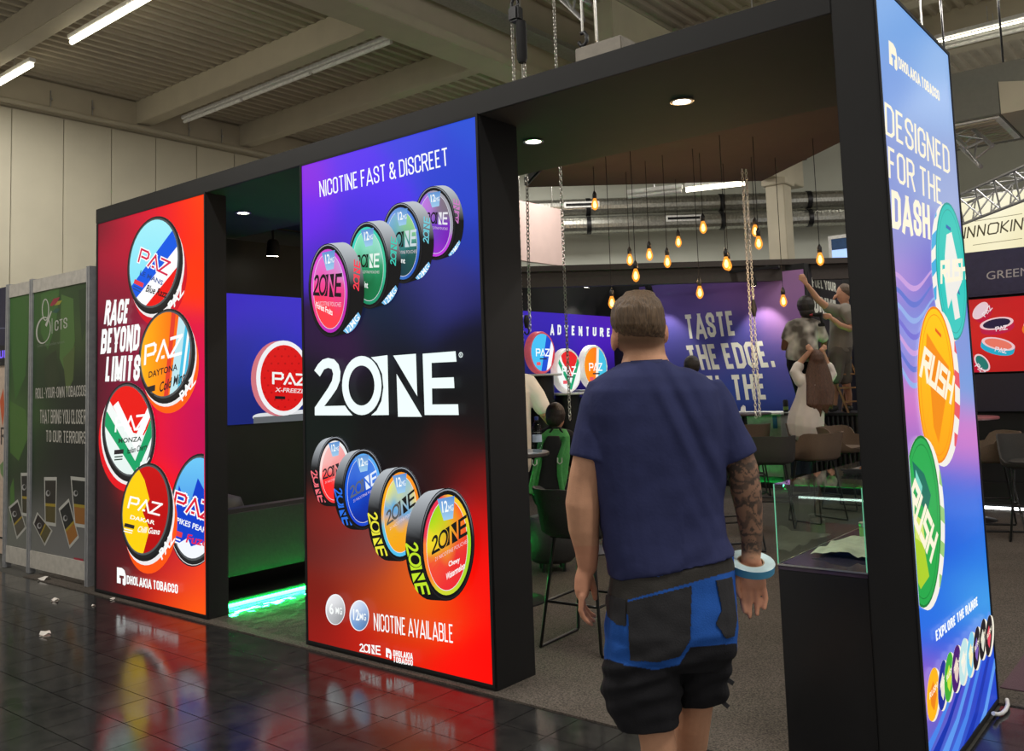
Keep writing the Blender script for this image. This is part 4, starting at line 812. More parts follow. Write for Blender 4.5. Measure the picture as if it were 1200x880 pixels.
def track_spot(p, tgt, label, power=35, up_=.12):
    p = Vector(p); d = (Vector(tgt)-p).normalized(); r = root('track_spotlight', label, 'spotlight', p, 'black track spotlights'); e = p+d*.13
    obj('body', MB().tube([p-d*.02, p, p+d*.11, e], [.03, .05, .055, .06], 14), 'black_matte', r, sm=50)
    obj('lens', MB().tube([e+d*.001, e+d*.004], .05, 14), 'lamp_face', r)
    obj('bracket', MB().tube([p, p+Vector((0, 0, up_))], .01, 6).box((p.x-.04, p.y-.02, p.z+up_), (p.x+.04, p.y+.02, p.z+up_+.03)), 'black_matte', r)
    spot_light('spot_beam', e+d*.02, tgt, power, 75)
P = px(320, 283, 0, -6.72); track_spot(P, (-7.0, P.y+.1, 1.0), 'black spotlight over the blue screen in the narrow gap', 15)
P = px(313, 272, 0, -6.85)
thing('light_track', MB().box((-6.76, max(1.27, P.y-.5), px(320, 275, 0, -6.72).z+.045), (-6.70, P.y+1.6, px(320, 275, 0, -6.72).z+.085)), 'black_matte', 'black light track above the blue screen in the gap', 'light track')
for (xx, yy, ax, v, tgt, lb) in ((688, 326, 0, -7.6, (-8, 8.0, 1.9), 'spotlight above the adventure screen'), (759, 333, 1, 8.5, (-7.0, 9, 1.6), 'spotlight above the left end of the tasting graphic'), (881, 324, 1, 8.5, (-5.4, 9, 1.7), 'spotlight shining on the right of the tasting graphic')):
    P = px(xx, yy, ax, v); track_spot(P, tgt, lb, 60, 3.0-P.z)
tk = root('light_track', 'black light track carried out from the back wall above the tasting graphic', 'light track', (-6.2, 8.5, 3.0)); obj('rail', MB().box((-7.7, 8.47, 3.03), (-4.9, 8.53, 3.06)), 'black_matte', tk)
for x_ in (-7.4, -6.2, -5.1): obj('bracket', MB().box((x_-.015, 8.5, 3.06), (x_+.015, 9.03, 3.08)), 'black_matte', tk)
# hanging bulbs
u1 = (A-B).normalized(); cord_top = 3.5
BULBS = [(697,238,8.2,'topmost bulb at the left of the cluster'),(738,303,8.4,'small bulb left of the big bulb'),(745,321,7.4,'big low bulb in the left of the cluster'),(761,297,8.0,'bulb up and right of the big low one'),(782,305,7.8,'bulb left of the steeply hung pair'),(795,282,8.8,'smallest bulb in the middle of the cluster'),(824,265,7.8,'high bulb against the lower duct slot'),(820,341,7.6,'low bulb before the word taste'),(851,307,7.2,'front bulb of the close pair in the middle'),(853.5,309,8.2,'rear bulb of the close pair in the middle'),(885,269,8.0,'upper bulb beside the pale column'),(889,283,7.3,'lower bulb beside the pale column'),(918,351,8.0,'lowest bulb over the violet corner'),(961,302,7.4,'rightmost bulb beside the black pillar'),(717,353,7.7,'bulb close to the head of the man in navy')]
gb = bpy.data.materials.new('bulb_glow'); gb.use_nodes = True; MATS['bulb_glow'] = gb; nt = gb.node_tree; nt.nodes.remove(nt.nodes['Principled BSDF'])
_t = nt.nodes.new('ShaderNodeBsdfTransparent'); _t.inputs[0].default_value = (1, .75, .4, 1); _e = nt.nodes.new('ShaderNodeEmission'); _e.inputs[0].default_value = (1, .36, .05, 1); _e.inputs[1].default_value = 1.5
_m = nt.nodes.new('ShaderNodeMixShader'); _m.inputs[0].default_value = .62
nt.links.new(_t.outputs[0], _m.inputs[1]); nt.links.new(_e.outputs[0], _m.inputs[2]); nt.links.new(_m.outputs[0], nt.nodes['Material Output'].inputs[0])
for (xx, yy, t, lb) in BULBS:
    c = pxd(xx, yy, t); r = root('hanging_bulb', 'glowing filament bulb, '+lb, 'light bulb', c, 'filament bulbs on black cords')
    obj('glass', MB().lathe([(.004, -.066), (.018, -.058), (.030, -.036), (.032, -.018), (.026, .008), (.016, .035), (.013, .045)], c, 16), 'bulb_glow', r, sm=60)
    obj('filament', MB().lathe([(.004, -.046), (.014, -.036), (.016, -.012), (.009, .014), (.003, .02)], c, 10), 'bulb_core', r, sm=60)
    obj('socket', MB().lathe([(.016, .043), (.019, .046), (.019, .085), (.012, .10), (.004, .115)], c, 14), 'dark_metal', r, sm=50)
    obj('cord', MB().tube([(c.x, c.y, c.z+.11), (c.x, c.y, cord_top)], .0032, 6), 'black_matte', r)
    l = bpy.data.lights.new('bulb_light', 'POINT'); l.energy = 3.2; l.color = (1, .62, .28); l.shadow_soft_size = .04
    o = bpy.data.objects.new('bulb_light', l); COL.objects.link(o); o.location = (c.x, c.y, c.z-.09)
# chains and hoists
def chain(p, q, label, link=.034, r=.0042):
    p = Vector(p); q = Vector(q); n = int((p-q).length/(link*.78)); m = MB(); d = (q-p).normalized(); a = d.cross(Vector((0, 1, .1))).normalized(); b = d.cross(a)
    for i in range(n):
        c = p.lerp(q, (i+.5)/n); s = a if i % 2 else b; w = link*.32; hh = link*.5
        pts = [c+s*(cos(k*pi/4)*w)+d*(sin(k*pi/4)*hh) for k in range(9)]; m.tube(pts, r, 4, cap=False)
    return thing('hoist_chain', m, 'chain_steel', label, 'chain', 'hoist chains over the stand', sm=60)
def vchain(xx, ymid, ybot, t, ztop, lb):
    b_ = pxd(xx, ybot, t); return chain((b_.x, b_.y, ztop), b_, lb)
vchain(668, 350, 492, 6.6, 7.12, 'long steel chain hanging before the adventure screen')
vchain(886, 350, 490, 8.3, 3.5, 'left steel chain of the pair before the tasting graphic'); vchain(890.5, 350, 488, 8.32, 3.5, 'right steel chain of the pair before the tasting graphic')
hp = pxd(617, 400, 6.2); hz = 4.0
while toscr((hp.x, hp.y, hz))[1] > 20: hz += .02
c = pxd(612.5, 405, 6.2); chain((hp.x-.03, hp.y, hz-.05), c, 'leftmost thin chain beside the violet pillar'); c = pxd(621, 388, 6.2); chain((hp.x+.055, hp.y+.02, hz-.36), c, 'second thin chain beside the violet pillar')
chk = pxd(617, 376, 6.2); r = root('chain_hook', 'black hook block on the chains beside the violet pillar', 'hook', chk, 'hook blocks on the chains')
obj('block', MB().tube([chk+Vector((0, 0, .04)), chk, chk-Vector((0, 0, .05))], [.012, .022, .012], 10), 'dark_metal', r, sm=50)
obj('hook', MB().tube([chk+Vector((.02*sin(k), 0, -.07+.025*cos(k))) for k in [0, .8, 1.6, 2.4, 3.2, 4, 4.6]], .006, 6), 'dark_metal', r, sm=60)
c2 = pxd(890.5, 488, 8.32); c2.z = pxd(892, 361, 8.32).z; r = root('chain_hook', 'black hook block on the chains before the tasting graphic', 'hook', c2, 'hook blocks on the chains')
obj('block', MB().tube([c2+Vector((0, 0, .09)), c2, c2-Vector((0, 0, .07))], [.014, .028, .014], 10), 'dark_metal', r, sm=50)
# hoist above the header
def hoist(c, label, bag=True):
    c = Vector(c); r = root('chain_hoist', label, 'chain hoist', c, 'chain hoists under the roof')
    obj('shackle', MB().tube([c+Vector((.03*cos(k*pi/6), 0, .08+.045*sin(k*pi/6))) for k in range(13)], .012, 6), 'dark_metal', r, sm=60)
    obj('body', MB().box((c.x-.04, c.y-.04, c.z-.05), (c.x+.05, c.y+.04, c.z+.06)), 'dark_metal', r, bevel=.014)
    if bag: obj('chain_bag', MB().rings([[(c.x+.05+w*cos(k*pi/4), c.y+w*sin(k*pi/4), c.z+z) for k in range(8)] for z, w in ((-.06, .036), (-.12, .04), (-.33, .038), (-.36, .028))]), 'black_matte', r, sm=50)
    obj('link', MB().tube([(c.x, c.y, c.z+.18), (c.x, c.y, 7.14)], .008, 6), 'steel', r)
    return c
hoist((hp.x, hp.y, hz), 'black chain hoist with chain bag above the violet pillar')
c = px(683, 46, 1, .7); r = root('chain_hook', 'black lifting hook above the grey box on the header', 'hook', c, 'hook blocks on the chains')
obj('hook', MB().tube([c+Vector((.03*sin(k), 0, .04*cos(k))) for k in [-.4, .4, 1.2, 2, 2.8, 3.6, 4.4]], .012, 8), 'dark_metal', r, sm=60); obj('wire', MB().tube([c+Vector((0, 0, .04)), (c.x, c.y, 7.15)], .008, 6), 'steel', r); obj('pin', MB().tube([c-Vector((0, 0, .05)), c-Vector((0, 0, .1))], .016, 8), 'steel', r)
c = px(699, 48, 1, .7); thing('hanging_wire', MB().tube([(c.x, c.y, c.z), (c.x-.05, c.y, 7.1)], .006, 6), 'chain_steel', 'thin pale wire rising from the grey box to the roof', 'wire')
a_ = px(674, 72, 1, .5); b_ = px(728, 50, 1, .5)
thing('grey_box', MB().box((a_.x, .5, ZH), (b_.x, .95, px(690, 52, 1, .5).z)), mat('grey_panel', rgb(120, 114, 104), .6), 'grey box standing above the header behind the chains', 'box', bevel=.006)
# lattice truss under the roof
def truss(p, q, w, label, n=10, cat='truss', rr=.022):
    p = Vector(p); q = Vector(q); d = (q-p).normalized(); sd = d.cross(Vector((0, 0, 1))).normalized(); r = root('lattice_truss', label, cat, p, 'aluminium trusses under the roof')
    cs_ = [sd*(-w/2), sd*(w/2), Vector((0, 0, -w*.86))]
    for c_ in cs_: obj('chord', MB().tube([p+c_, q+c_], rr, 8), 'alu', r, sm=60)
    for i in range(n):
        for k in range(3):
            a__ = cs_[k]; b__ = cs_[(k+1) % 3]; t0, t1 = (i/n, (i+1)/n)
            if i % 2: a__, b__ = b__, a__
            obj('brace', MB().tube([p.lerp(q, t0)+a__, p.lerp(q, t1)+b__], rr*.55, 6), 'alu', r, sm=60)
    return r
truss(pxd(636, -42, 8.2), pxd(683, 2, 7.8), .2, 'short truss end above the chain hoist', 4)
truss(pxd(1118, 238, 13.5), pxd(1290, 163, 10.5), .42, 'long lattice truss above the warm white sign', 14)
truss(pxd(1124, 150, 10), pxd(1148, 172, 9.4), .25, 'short truss end beside the grey air unit', 3)
# air unit at the right
ac0 = px(1113, 100, 1, 7.0); zz = lambda y: px(1150, y, 1, 7.0).z
ac = root('air_unit', 'grey air handling box under the roof at the right', 'air unit', (ac0.x, 7.0, zz(140)))
xr = px(1172, 120, 1, 7.0).x
mat('unit_grey', rgb(112, 112, 104), .6, var=.05)
obj('housing', MB().box((ac0.x-.6, 7.0, zz(138)), (xr, 8.4, zz(100))), 'unit_grey', ac, bevel=.01); obj('upper_duct', MB().box((ac0.x-.6, 7.5, zz(100)), (xr+1.4, 8.4, zz(62))), 'unit_grey', ac, bevel=.01)
obj('louvre_frame', MB().box((ac0.x-.3, 7.05, zz(138)-.02), (xr-.03, 8.2, zz(138))), 'white_plastic', ac)
for k in range(9): obj('louvre', MB().box((ac0.x-.25, 7.1+k*.12, zz(138)-.035), (xr-.08, 7.17+k*.12, zz(138)-.02)), 'hall_paint', ac)  # pale slat colour stands in for light from the tube below
obj('intake_hood', MB().prism([(xr, 7.0, zz(138)), (xr+.55, 7.0, zz(138)), (xr+.55, 7.0, zz(112)), (xr, 7.0, zz(100))], (0, 1.3, 0)), 'hall_paint', ac)
for dx in (.1, .7): obj('hanger', MB().tube([(ac0.x+dx-.3, 7.8, zz(62)), (ac0.x+dx-.3, 7.8, 7.2)], .012, 6), 'dark_metal', ac)
fa = pxd(1112, 166, 11.0); fb = pxd(1290, 140, 9.6); fluor((fa.x, fa.y, fa.z), (fb.x, fb.y, fa.z), 'lit fluorescent tubes under the grey air unit')
# pink hanging banner
X9 = -9.6; u0 = px(598, 235, 0, X9); u1_ = px(660, 246, 0, X9); v0 = px(660, 312, 0, X9)
pb = root('hanging_banner', 'pale pink box banner hanging beside the ducts', 'banner', (X9, u0.y, v0.z))
obj('banner_box', MB().box((X9-.06, u0.y, v0.z), (X9, u1_.y, u1_.z)), mat('pink_fabric', rgb(222, 196, 190), .8, var=.03, scale=4), pb, bevel=.005)
for yy in (u0.y+.3, u1_.y-.3): obj('wire', MB().tube([(X9-.03, yy, u1_.z), (X9-.03, yy, 6.5)], .008, 6), 'steel', pb)
# canopy and beam hangers
for P_ in (A, B, A2, B2): obj('suspension_wire', MB().tube([(P_.x, P_.y, 3.55), (P_.x, P_.y, 7.2)], .008, 6), 'steel', cv)
# blue window light far right behind
wb = px(975, 300, 1, 12.2); zt_, zm, zb_ = px(985, 279, 1, 12.2).z, px(985, 292, 1, 12.2).z, px(985, 304, 1, 12.2).z
wn = struct('window_1', MB().box((wb.x, 12.2, zb_-.1), (wb.x+.9, 12.25, zb_)).box((wb.x, 12.2, zt_), (wb.x+.9, 12.25, zt_+.06)).box((wb.x-.05, 12.2, zb_-.1), (wb.x, 12.25, zt_+.06)), 'white_plastic', 'small high window with blue blind behind the stand', 'window')
obj('blind', MB().box((wb.x, 12.21, zm), (wb.x+.9, 12.24, zt_)), mat('blue_blind', rgb(40, 80, 130), .6), wn)
obj('pane', MB().box((wb.x, 12.21, zb_), (wb.x+.9, 12.23, zm)), mat('daylight_pane', rgb(170, 200, 240), .3, emit=.8, ecol=rgb(160, 195, 245)), wn)
# ================================================================== LEFT LOUNGE
pf = root('lounge_platform', 'low black platform edged with a bright green light strip', 'platform', (-6.4, 2, 0))
obj('deck', MB().box((-7.04, .2, 0), (-5.78, 3.15, .05)), 'black_laminate', pf, bevel=.004)
obj('light_strip', MB().tube([(-5.755, .17, .022), (-5.755, 4.0, .022)], .011, 8), 'led_core', pf, sm=60)
obj('strip_glow', MB().box((-5.778, .17, .006), (-5.757, 4.0, .012)), 'led_green', pf)
lb_ = root('added_light_bar', 'unseen green light bar added on the floor behind the violet pillar', 'light bar', (-4.0, .42, .006))  # hidden bar added to throw green light up onto the soffit
obj('bar', MB().box((-4.45, .39, .006), (-3.45, .42, .03)), 'black_matte', lb_); obj('diffuser', MB().box((-4.43, .395, .03), (-3.97, .415, .036)), mat('added_led_bar', (.1, 1, .3), .4, emit=14, ecol=(.02, 1, .14)), lb_)
area_light('lounge_strip_light', (-5.74, .95, .05), .02, 1.5, 75, (.01, 1, .16), (0, radians(-46), 0)).data.spread = radians(100)
m = MB(); NX, NY = 26, 44
def _fz(i, j):
    x = -5.70+i/NX*1.12; y = .02+j/NY*2.2; return (x, y, .0105+.006*noise.noise(Vector((x*3, y*9, 0)))**2*3+.0025*noise.noise(Vector((x*9, y*14, 3))))
for i in range(NX):
    for j in range(NY): m.face([_fz(i, j), _fz(i+1, j), _fz(i+1, j+1), _fz(i, j+1)])
thing('floor_film', m, glass_mat('film_clear', (.92, .95, .93)), 'clear wrinkled protective film over the carpet in the narrow gap', 'plastic film', sm=80)
sf = root('sofa', 'black upholstered sofa seen from behind in the narrow gap', 'sofa', (-6.3, .9, .05))
mat('sofa_leather', (.028, .028, .028), .5, bump=.15, scale=40)
obj('backrest', MB().box((-5.98, .27, .20), (-5.82, 1.75, .685)), 'sofa_leather', sf, bevel=.03, sm=50); obj('seat', MB().box((-6.6, .3, .22), (-5.99, 1.72, .42)), 'sofa_leather', sf, bevel=.04, sm=50)
for y_ in (.24, 1.74): obj('armrest', MB().box((-6.6, y_-.02, .2), (-5.99, y_+.10, .60)), 'sofa_leather', sf, bevel=.03, sm=50)
obj('cushion', MB().rings([[(-6.35+.18*k*cos(t*pi/8), .55+.24*k*sin(t*pi/8), .62+z) for t in range(16)] for k, z in ((.3, -.14), (.9, -.10), (1, 0), (.85, .09), (.3, .13))]), 'sofa_leather', sf, sm=60)
for x_ in (-6.5, -5.9):
    for y_ in (.32, 1.66): obj('leg', MB().tube([(x_, y_, .05), (x_, y_, .22)], .018, 8), 'dark_metal', sf)
# ================================================================== DISPLAY CANS ON PLINTHS
XC = -7.55
def display_can(cx, cy, rpx, facefn, rimc, label, right=False):
    c = px(cx, cy, 0, XC); R = rpx*((c-CAM).dot(FW))/FPX; th = .11
    r = root('display_can', label, 'display can', (XC, c.y, c.z-R), 'giant cans on white plates')
    prof = [(R*.94, -th), (R, -th*.85), (R, -.02), (R*.96, 0), (R*.88, 0), (R*.87, -.006)]
    m = MB(); seg = 40
    m.rings([[(XC+d, c.y+rr*cos(2*pi*j/seg), c.z+rr*sin(2*pi*j/seg)) for j in range(seg)] for rr, d in prof])
    b = obj('can_body', m, rimc, r, sm=40)
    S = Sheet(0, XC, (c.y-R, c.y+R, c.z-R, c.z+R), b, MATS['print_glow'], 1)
    fc = lambda u, v: toscr((XC, c.y+u*R, c.z+v*R))[:2]
    I = [fc(.88*cos(t*pi/20), .88*sin(t*pi/20)) for t in range(40)]
    e = S.el(); facefn(e, I, fc); e.up(); e.strokes(*PAZ, fc(-.5, -.15), fc(.5, -.15), fc(-.5, .15), WHITE, .2); e.poly([fc(-.25, -.33), fc(.3, -.33), fc(.3, -.27), fc(-.25, -.27)], (40, 40, 50)); e.poly([fc(-.5, -.45), fc(-.2, -.45), fc(-.2, -.6), fc(-.5, -.6)], (230, 90, 100)); e.done('can_face')
    # plate and plinth
    pz = c.z-R; p = root('display_plinth', 'white round plate on black plinth under the '+label, 'plinth', (XC-.05, c.y, 0), 'plinths of the giant cans')
    obj('plate', MB().lathe([(.29, -.03), (.30, -.02), (.30, -.002), (.29, 0)], (XC-.05, c.y, pz), 32), 'white_plastic', p, sm=40)
    obj('column', MB().lathe([(.18, .006), (.18, pz-.03)], (XC-.05, c.y, 0), 28), 'black_laminate', p, sm=40)
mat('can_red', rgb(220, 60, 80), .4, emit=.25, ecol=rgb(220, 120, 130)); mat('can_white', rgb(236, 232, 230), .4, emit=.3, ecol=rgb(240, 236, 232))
def fA(e, I, fc): e.poly(I, (70, 190, 240)); e.up(); e.poly([fc(-.2, -1), fc(.2, -1), fc(.8, .9), fc(.4, 1)], (30, 80, 210), I); e.poly([fc(.2, -1), fc(.5, -1), fc(1, .6), fc(.8, .9)], (245, 245, 248), I); e.poly([fc(.5, -1), fc(1, -1), fc(1, .6)], (224, 50, 60), I)
def fB(e, I, fc): e.poly(I, (240, 244, 240)); e.up(); e.poly([fc(-.7, 1), fc(.8, 1), fc(.6, .4), fc(.1, -.3), fc(-.5, .4)], (228, 40, 40), I); e.poly([fc(-.95, .5), fc(-.8, .6), fc(.1, -.6), fc(.7, .6), fc(.9, .5), fc(.1, -.95)], (30, 160, 110), I)
def fC(e, I, fc): e.fan(I, vgrad(682, (255, 150, 20), 706, (255, 110, 10), 0)); e.up(); e.poly([fc(.05, -1), fc(1, -1), fc(1, 1), fc(.3, 1)], (70, 190, 225), I); e.poly([fc(-.1, -1), fc(.1, -1), fc(.35, 1), fc(.15, 1)], (240, 235, 225), I)
display_can(636, 413, 25, fA, 'can_red', 'giant blue can left of the row'); display_can(667, 434, 26, fB, 'can_white', 'giant red and green can in the row'); display_can(698, 430, 26, fC, 'can_white', 'giant orange can right of the row')
# ================================================================== GLASS CASE
GX0, GX1, GY0, GY1, GZ0, GZ1 = -1.520, -1.165, .03, 1.12, .775, 1.095
gc = root('display_case', 'glass display case on a black plinth beside the blue pillar', 'display case', ((GX0+GX1)/2, (GY0+GY1)/2, 0))
obj('plinth', MB().box((GX0, GY0, .006), (GX1, GY1, GZ0-.02)), mat('plinth_black', (.006, .006, .007), .35), gc, bevel=.003)
obj('case_floor', MB().box((GX0, GY0, GZ0-.02), (GX1, GY1, GZ0)), mat('case_floor_gloss', (.05, .035, .06), .08), gc)
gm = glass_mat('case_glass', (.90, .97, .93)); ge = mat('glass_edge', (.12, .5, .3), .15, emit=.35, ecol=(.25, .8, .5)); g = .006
for n_, a__, b__ in (('front_pane', (GX0, GY0, GZ0), (GX1, GY0+g, GZ1-g)), ('rear_pane', (GX0, GY1-g, GZ0), (GX1, GY1, GZ1-g)), ('side_pane', (GX0, GY0+g, GZ0), (GX0+g, GY1-g, GZ1-g)), ('side_pane', (GX1-g, GY0+g, GZ0), (GX1, GY1-g, GZ1-g)), ('top_pane', (GX0, GY0, GZ1-g), (GX1, GY1, GZ1))): obj(n_, MB().box(a__, b__), gm, gc)
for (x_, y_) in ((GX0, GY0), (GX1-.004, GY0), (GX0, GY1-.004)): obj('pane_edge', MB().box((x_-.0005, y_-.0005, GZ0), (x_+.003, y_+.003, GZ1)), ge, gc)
obj('bottom_trim', MB().box((GX0-.002, GY0-.002, GZ0-.004), (GX1, GY0+.001, GZ0+.002)).box((GX0-.002, GY0, GZ0-.004), (GX0+.001, GY1, GZ0+.002)), 'steel', gc)
m = MB(); N = 14
for i in range(N):
    for j in range(10):
        def W_(i, j):
            u, v = i/N, j/10; return (-1.47+u*.25, .25+v*.5, GZ0+.008+.05*noise.noise(Vector((u*4, v*3, 2)))**2+.06*max(0, sin(u*4+v*3))*(u*.6)+.012*abs(noise.noise(Vector((u*9, v*9, 0)))))
        m.face([W_(i, j), W_(i+1, j), W_(i+1, j+1), W_(i, j+1)])
thing('crumpled_sheet', m, mat('paper_cream', rgb(190, 182, 166), .7), 'crumpled cream sheet lying inside the glass case', 'sheet', sm=60)
for k, yy in enumerate((.52, .66)): 
    r = root('small_jar', ('small green lidded jar in the glass case', 'small pale jar beside the green one in the glass case')[k], 'jar', (-1.40+.06*k, yy+.25, GZ0), 'jars in the glass case')
    obj('pot', MB().lathe([(.028, 0), (.034, .006), (.034, .05), (.03, .055)], (-1.40+.06*k, yy+.25, GZ0), 20), mat('jar_glass'+str(k), [rgb(120, 160, 90), rgb(170, 170, 160)][k], .2), r, sm=40); obj('lid', MB().lathe([(.035, .055), (.035, .07), (.03, .072)], (-1.40+.06*k, yy+.25, GZ0), 20), 'steel', r, sm=40)
tb = root('tray', 'dark tray with copper wedge lying on the glass case', 'tray', (-1.31, .62, GZ1))
obj('tray_base', MB().box((-1.40, .50, GZ1), (-1.20, .80, GZ1+.012)), 'dark_metal', tb, bevel=.003); obj('rim', MB().box((-1.405, .495, GZ1+.012), (-1.195, .505, GZ1+.022)).box((-1.405, .795, GZ1+.012), (-1.195, .805, GZ1+.022)), 'dark_metal', tb)
obj('copper_wedge', MB().prism([(-1.36, .58, GZ1+.012), (-1.25, .58, GZ1+.012), (-1.29, .58, GZ1+.05), (-1.32, .58, GZ1+.055)], (0, .14, 0)), mat('copper', (.55, .24, .12), .3, metal=.9), tb, bevel=.004)
# ================================================================== STOOLS, TABLES, COUNTERS
mat('stool_dark', rgb(52, 50, 48), .85, bump=.2, scale=120); mat('stool_brown', rgb(96, 80, 66), .85, bump=.2, scale=120); mat('leg_metal', (.02, .02, .02), .35, metal=.5)
def shell_rings(off):
    rs = []; seg = 32
    def pt(t, k):
        th = 2*pi*t/seg; c_, s_ = cos(th), sin(th)   # back at -y
        sq = 1/((abs(c_)**3.2+abs(s_)**3.2)**(1/3.2)); bk = max(0, -s_); sd = abs(c_)
        hgt = .012+.235*bk**.7+.14*(sd**3)*(1 if s_ < .35 else max(0, 1-(s_-.35)/.4)); 
        rad, z = [(.02, .0), (.12, .0), (.185, .01), (.212, .035), (.222+.012*bk, hgt*.5+.03), (.228+.035*bk, hgt+.03)][k]
        return (c_*sq*(rad+off)*1.04, s_*sq*(rad+off)*.98, z-(off if k < 4 else 0))
    return [[pt(t, k) for t in range(seg)] for k in range(6)]
def make_stool(seatm):
    r = root('bar_stool', 'x', 'bar stool', (0, 0, 0)); o_ = shell_rings(.014); i_ = shell_rings(0)
    obj('seat_shell', MB().rings(o_+i_[::-1]), seatm, r, local=True, sm=50)
    bpy.data.objects[-1] if False else None
    obj('seat_pad', MB().rings([[(x*.93, y*.93+.01, z+.02) for x, y, z in i_[1]], [(x*.95, y*.95, z+.035) for x, y, z in i_[2]], [(x*.8, y*.8, z+.05) for x, y, z in i_[2]], [(x*.2, y*.2, z+.05) for x, y, z in i_[2]]]), seatm, r, local=True, sm=60)
    for sx in (-1, 1):
        for sy in (-1, 1): obj('leg', MB().tube([(sx*.13, sy*.13, -.01), (sx*.20, sy*.21, -.622), (sx*.205, sy*.20, -.634)], .0095, 8), 'leg_metal', r, local=True, sm=60)
        obj('runner', MB().tube([(sx*.205, -.21, -.634), (sx*.205, .21, -.634)], .0095, 8), 'leg_metal', r, local=True, sm=60)
    obj('footrest', MB().tube([(-.172, -.175, -.38), (.172, -.175, -.38), (.172, .175, -.38), (-.172, .175, -.38), (-.172, -.175, -.38)], .0085, 8), 'leg_metal', r, local=True, sm=60)
    obj('under_plate', MB().box((-.15, -.15, -.018), (.15, .15, -.006)), 'leg_metal', r, local=True)
    return r
SH = .650
protos = {'stool_dark': make_stool('stool_dark'), 'stool_brown': make_stool('stool_brown')}
used = set()
def stool(x, y, rz, m, label):
    o = protos[m] if m not in used else copy_tree(protos[m]); used.add(m)
    o.location = (x, y, SH); o.rotation_euler = (0, 0, radians(rz)); o['label'] = label; o['category'] = 'bar stool'; o['group'] = 'bar stools of the stand'; return o
stool(-3.09, .93, 4, 'stool_dark', 'dark grey bar stool nearest the violet pillar, behind the man')
P = pxd(903, 535, 9.2); stool(P.x, P.y, 20, 'stool_dark', 'dark bar stool with its back turned, left of the glass case')
P = pxd(951, 520, 11.2); stool(P.x, P.y, -10, 'stool_brown', 'brown bar stool under the woman in the white shirt')
P = pxd(990, 525, 10.2); stool(P.x, P.y, -100, 'stool_brown', 'brown bar stool turned sideways next to the black pillar')
P = pxd(878, 505, 11.6); stool(P.x, P.y, 30, 'stool_brown', 'brown bar stool at the round table by the white counter')
P = pxd(955, 545, 9.4); stool(P.x, P.y, 70, 'stool_brown', 'low brown bar stool facing left, seen just behind the glass case')
P = pxd(855, 560, 8.0); stool(P.x, P.y, -40, 'stool_dark', 'dark bar stool half hidden by the tattooed arm')
P = pxd(1160, 530, 8.6); stool(P.x, P.y, 110, 'stool_brown', 'brown bar stool right of the blue pillar by the navy stand')
P = pxd(1207, 532, 8.0); stool(P.x, P.y, 190, 'stool_dark', 'black bar stool at the right edge of the picture')
def round_table(x, y, R, label, topm, z=1.05):
    r = root('high_table', label, 'table', (x, y, .006))
    obj('top', MB().lathe([(R-.01, z-.03), (R, z-.022), (R, z-.006), (R-.008, z)], (x, y, 0), 40), topm, r, sm=40); obj('column', MB().lathe([(.035, .025), (.035, z-.03)], (x, y, 0), 16), 'dark_metal', r, sm=40); obj('base', MB().lathe([(.24, .006), (.24, .016), (.05, .03)], (x, y, 0), 32), 'dark_metal', r, sm=40)
mat('table_top', rgb(60, 52, 50), .4); mat('table_pink', rgb(150, 96, 100), .3)
P = pxd(610, 528, 6.35); round_table(P.x-.12, P.y, .3, 'round high table with a water bottle beside the violet pillar', 'table_top')
TB = (P.x, P.y)
P = px(872, 484, 2, 1.05); round_table(P.x, P.y, .35, 'round dark high table before the tasting graphic', 'table_top')
P = px(697, 646, 2, .0); round_table(P.x, P.y, .3, 'round high table hidden behind the man, only its foot showing', 'table_top')
P = px(1135, 488, 2, 1.05); round_table(P.x-.05, P.y, .33, 'round pinkish high table right of the blue pillar', 'table_pink')
# counters
def counter(x0, x1, y0, y1, z, topm, frontm, label, flutes=True):
    r = root('bar_counter', label, 'counter', ((x0+x1)/2, y0, 0))
    obj('body', MB().box((x0, y0+.06, .006), (x1, y1, z-.03)), frontm, r); obj('worktop', MB().box((x0-.03, y0-.02, z-.03), (x1+.03, y1+.02, z)), topm, r, bevel=.004)
    if flutes:
        x = x0+.03; me_ = None
        while x < x1-.03:
            if me_ is None: o = obj('flute', MB().tube([(x, y0+.055, .16), (x, y0+.055, z-.04)], .028, 10), frontm, r, sm=60); me_ = o.data; xb = x
            else:
                o = bpy.data.objects.new('flute', me_); COL.objects.link(o); o.parent = r; o.location = (x-xb, 0, 0)
            x += .062
    obj('base_light', MB().box((x0, y0+.03, .04), (x1, y0+.05, .055)), mat('led_counter', (.1, 1, .3), .4, emit=130, ecol=(.012, 1, .12)), r); obj('light_lip', MB().box((x0, y0+.012, .006), (x1, y0+.02, .085)), 'black_matte', r); obj('toe_board', MB().box((x0, y0+.05, .006), (x1, y0+.06, .16)), 'black_matte', r)
mat('counter_white', rgb(200, 205, 200), .5); mat('counter_dark', rgb(30, 28, 30), .4); mat('counter_pale', rgb(150, 150, 146), .55)
counter(-6.4, -4.93, 8.25, 8.75, 1.03, 'counter_white', 'counter_pale', 'pale bar counter with white top under the tasting graphic', False)
counter(-4.72, -3.1, 8.02, 8.75, 1.03, 'counter_dark', 'counter_dark', 'black fluted bar counter on which the workers stand')
for (xx, n_) in ((908, 'blue tape strip on the front of the pale counter'),):
    P = px(xx, 490, 1, 8.305); thing('tape_strip', MB().box((P.x-.03, 8.298, P.z-.14), (P.x+.03, 8.308, P.z+.03)), mat('tape_blue', rgb(30, 90, 130), .6), n_, 'tape')
P = px(921, 481, 1, 8.4); r = root('drink_can', 'tall black drink can on the white counter top', 'drink can', (P.x, 8.4, 1.03))
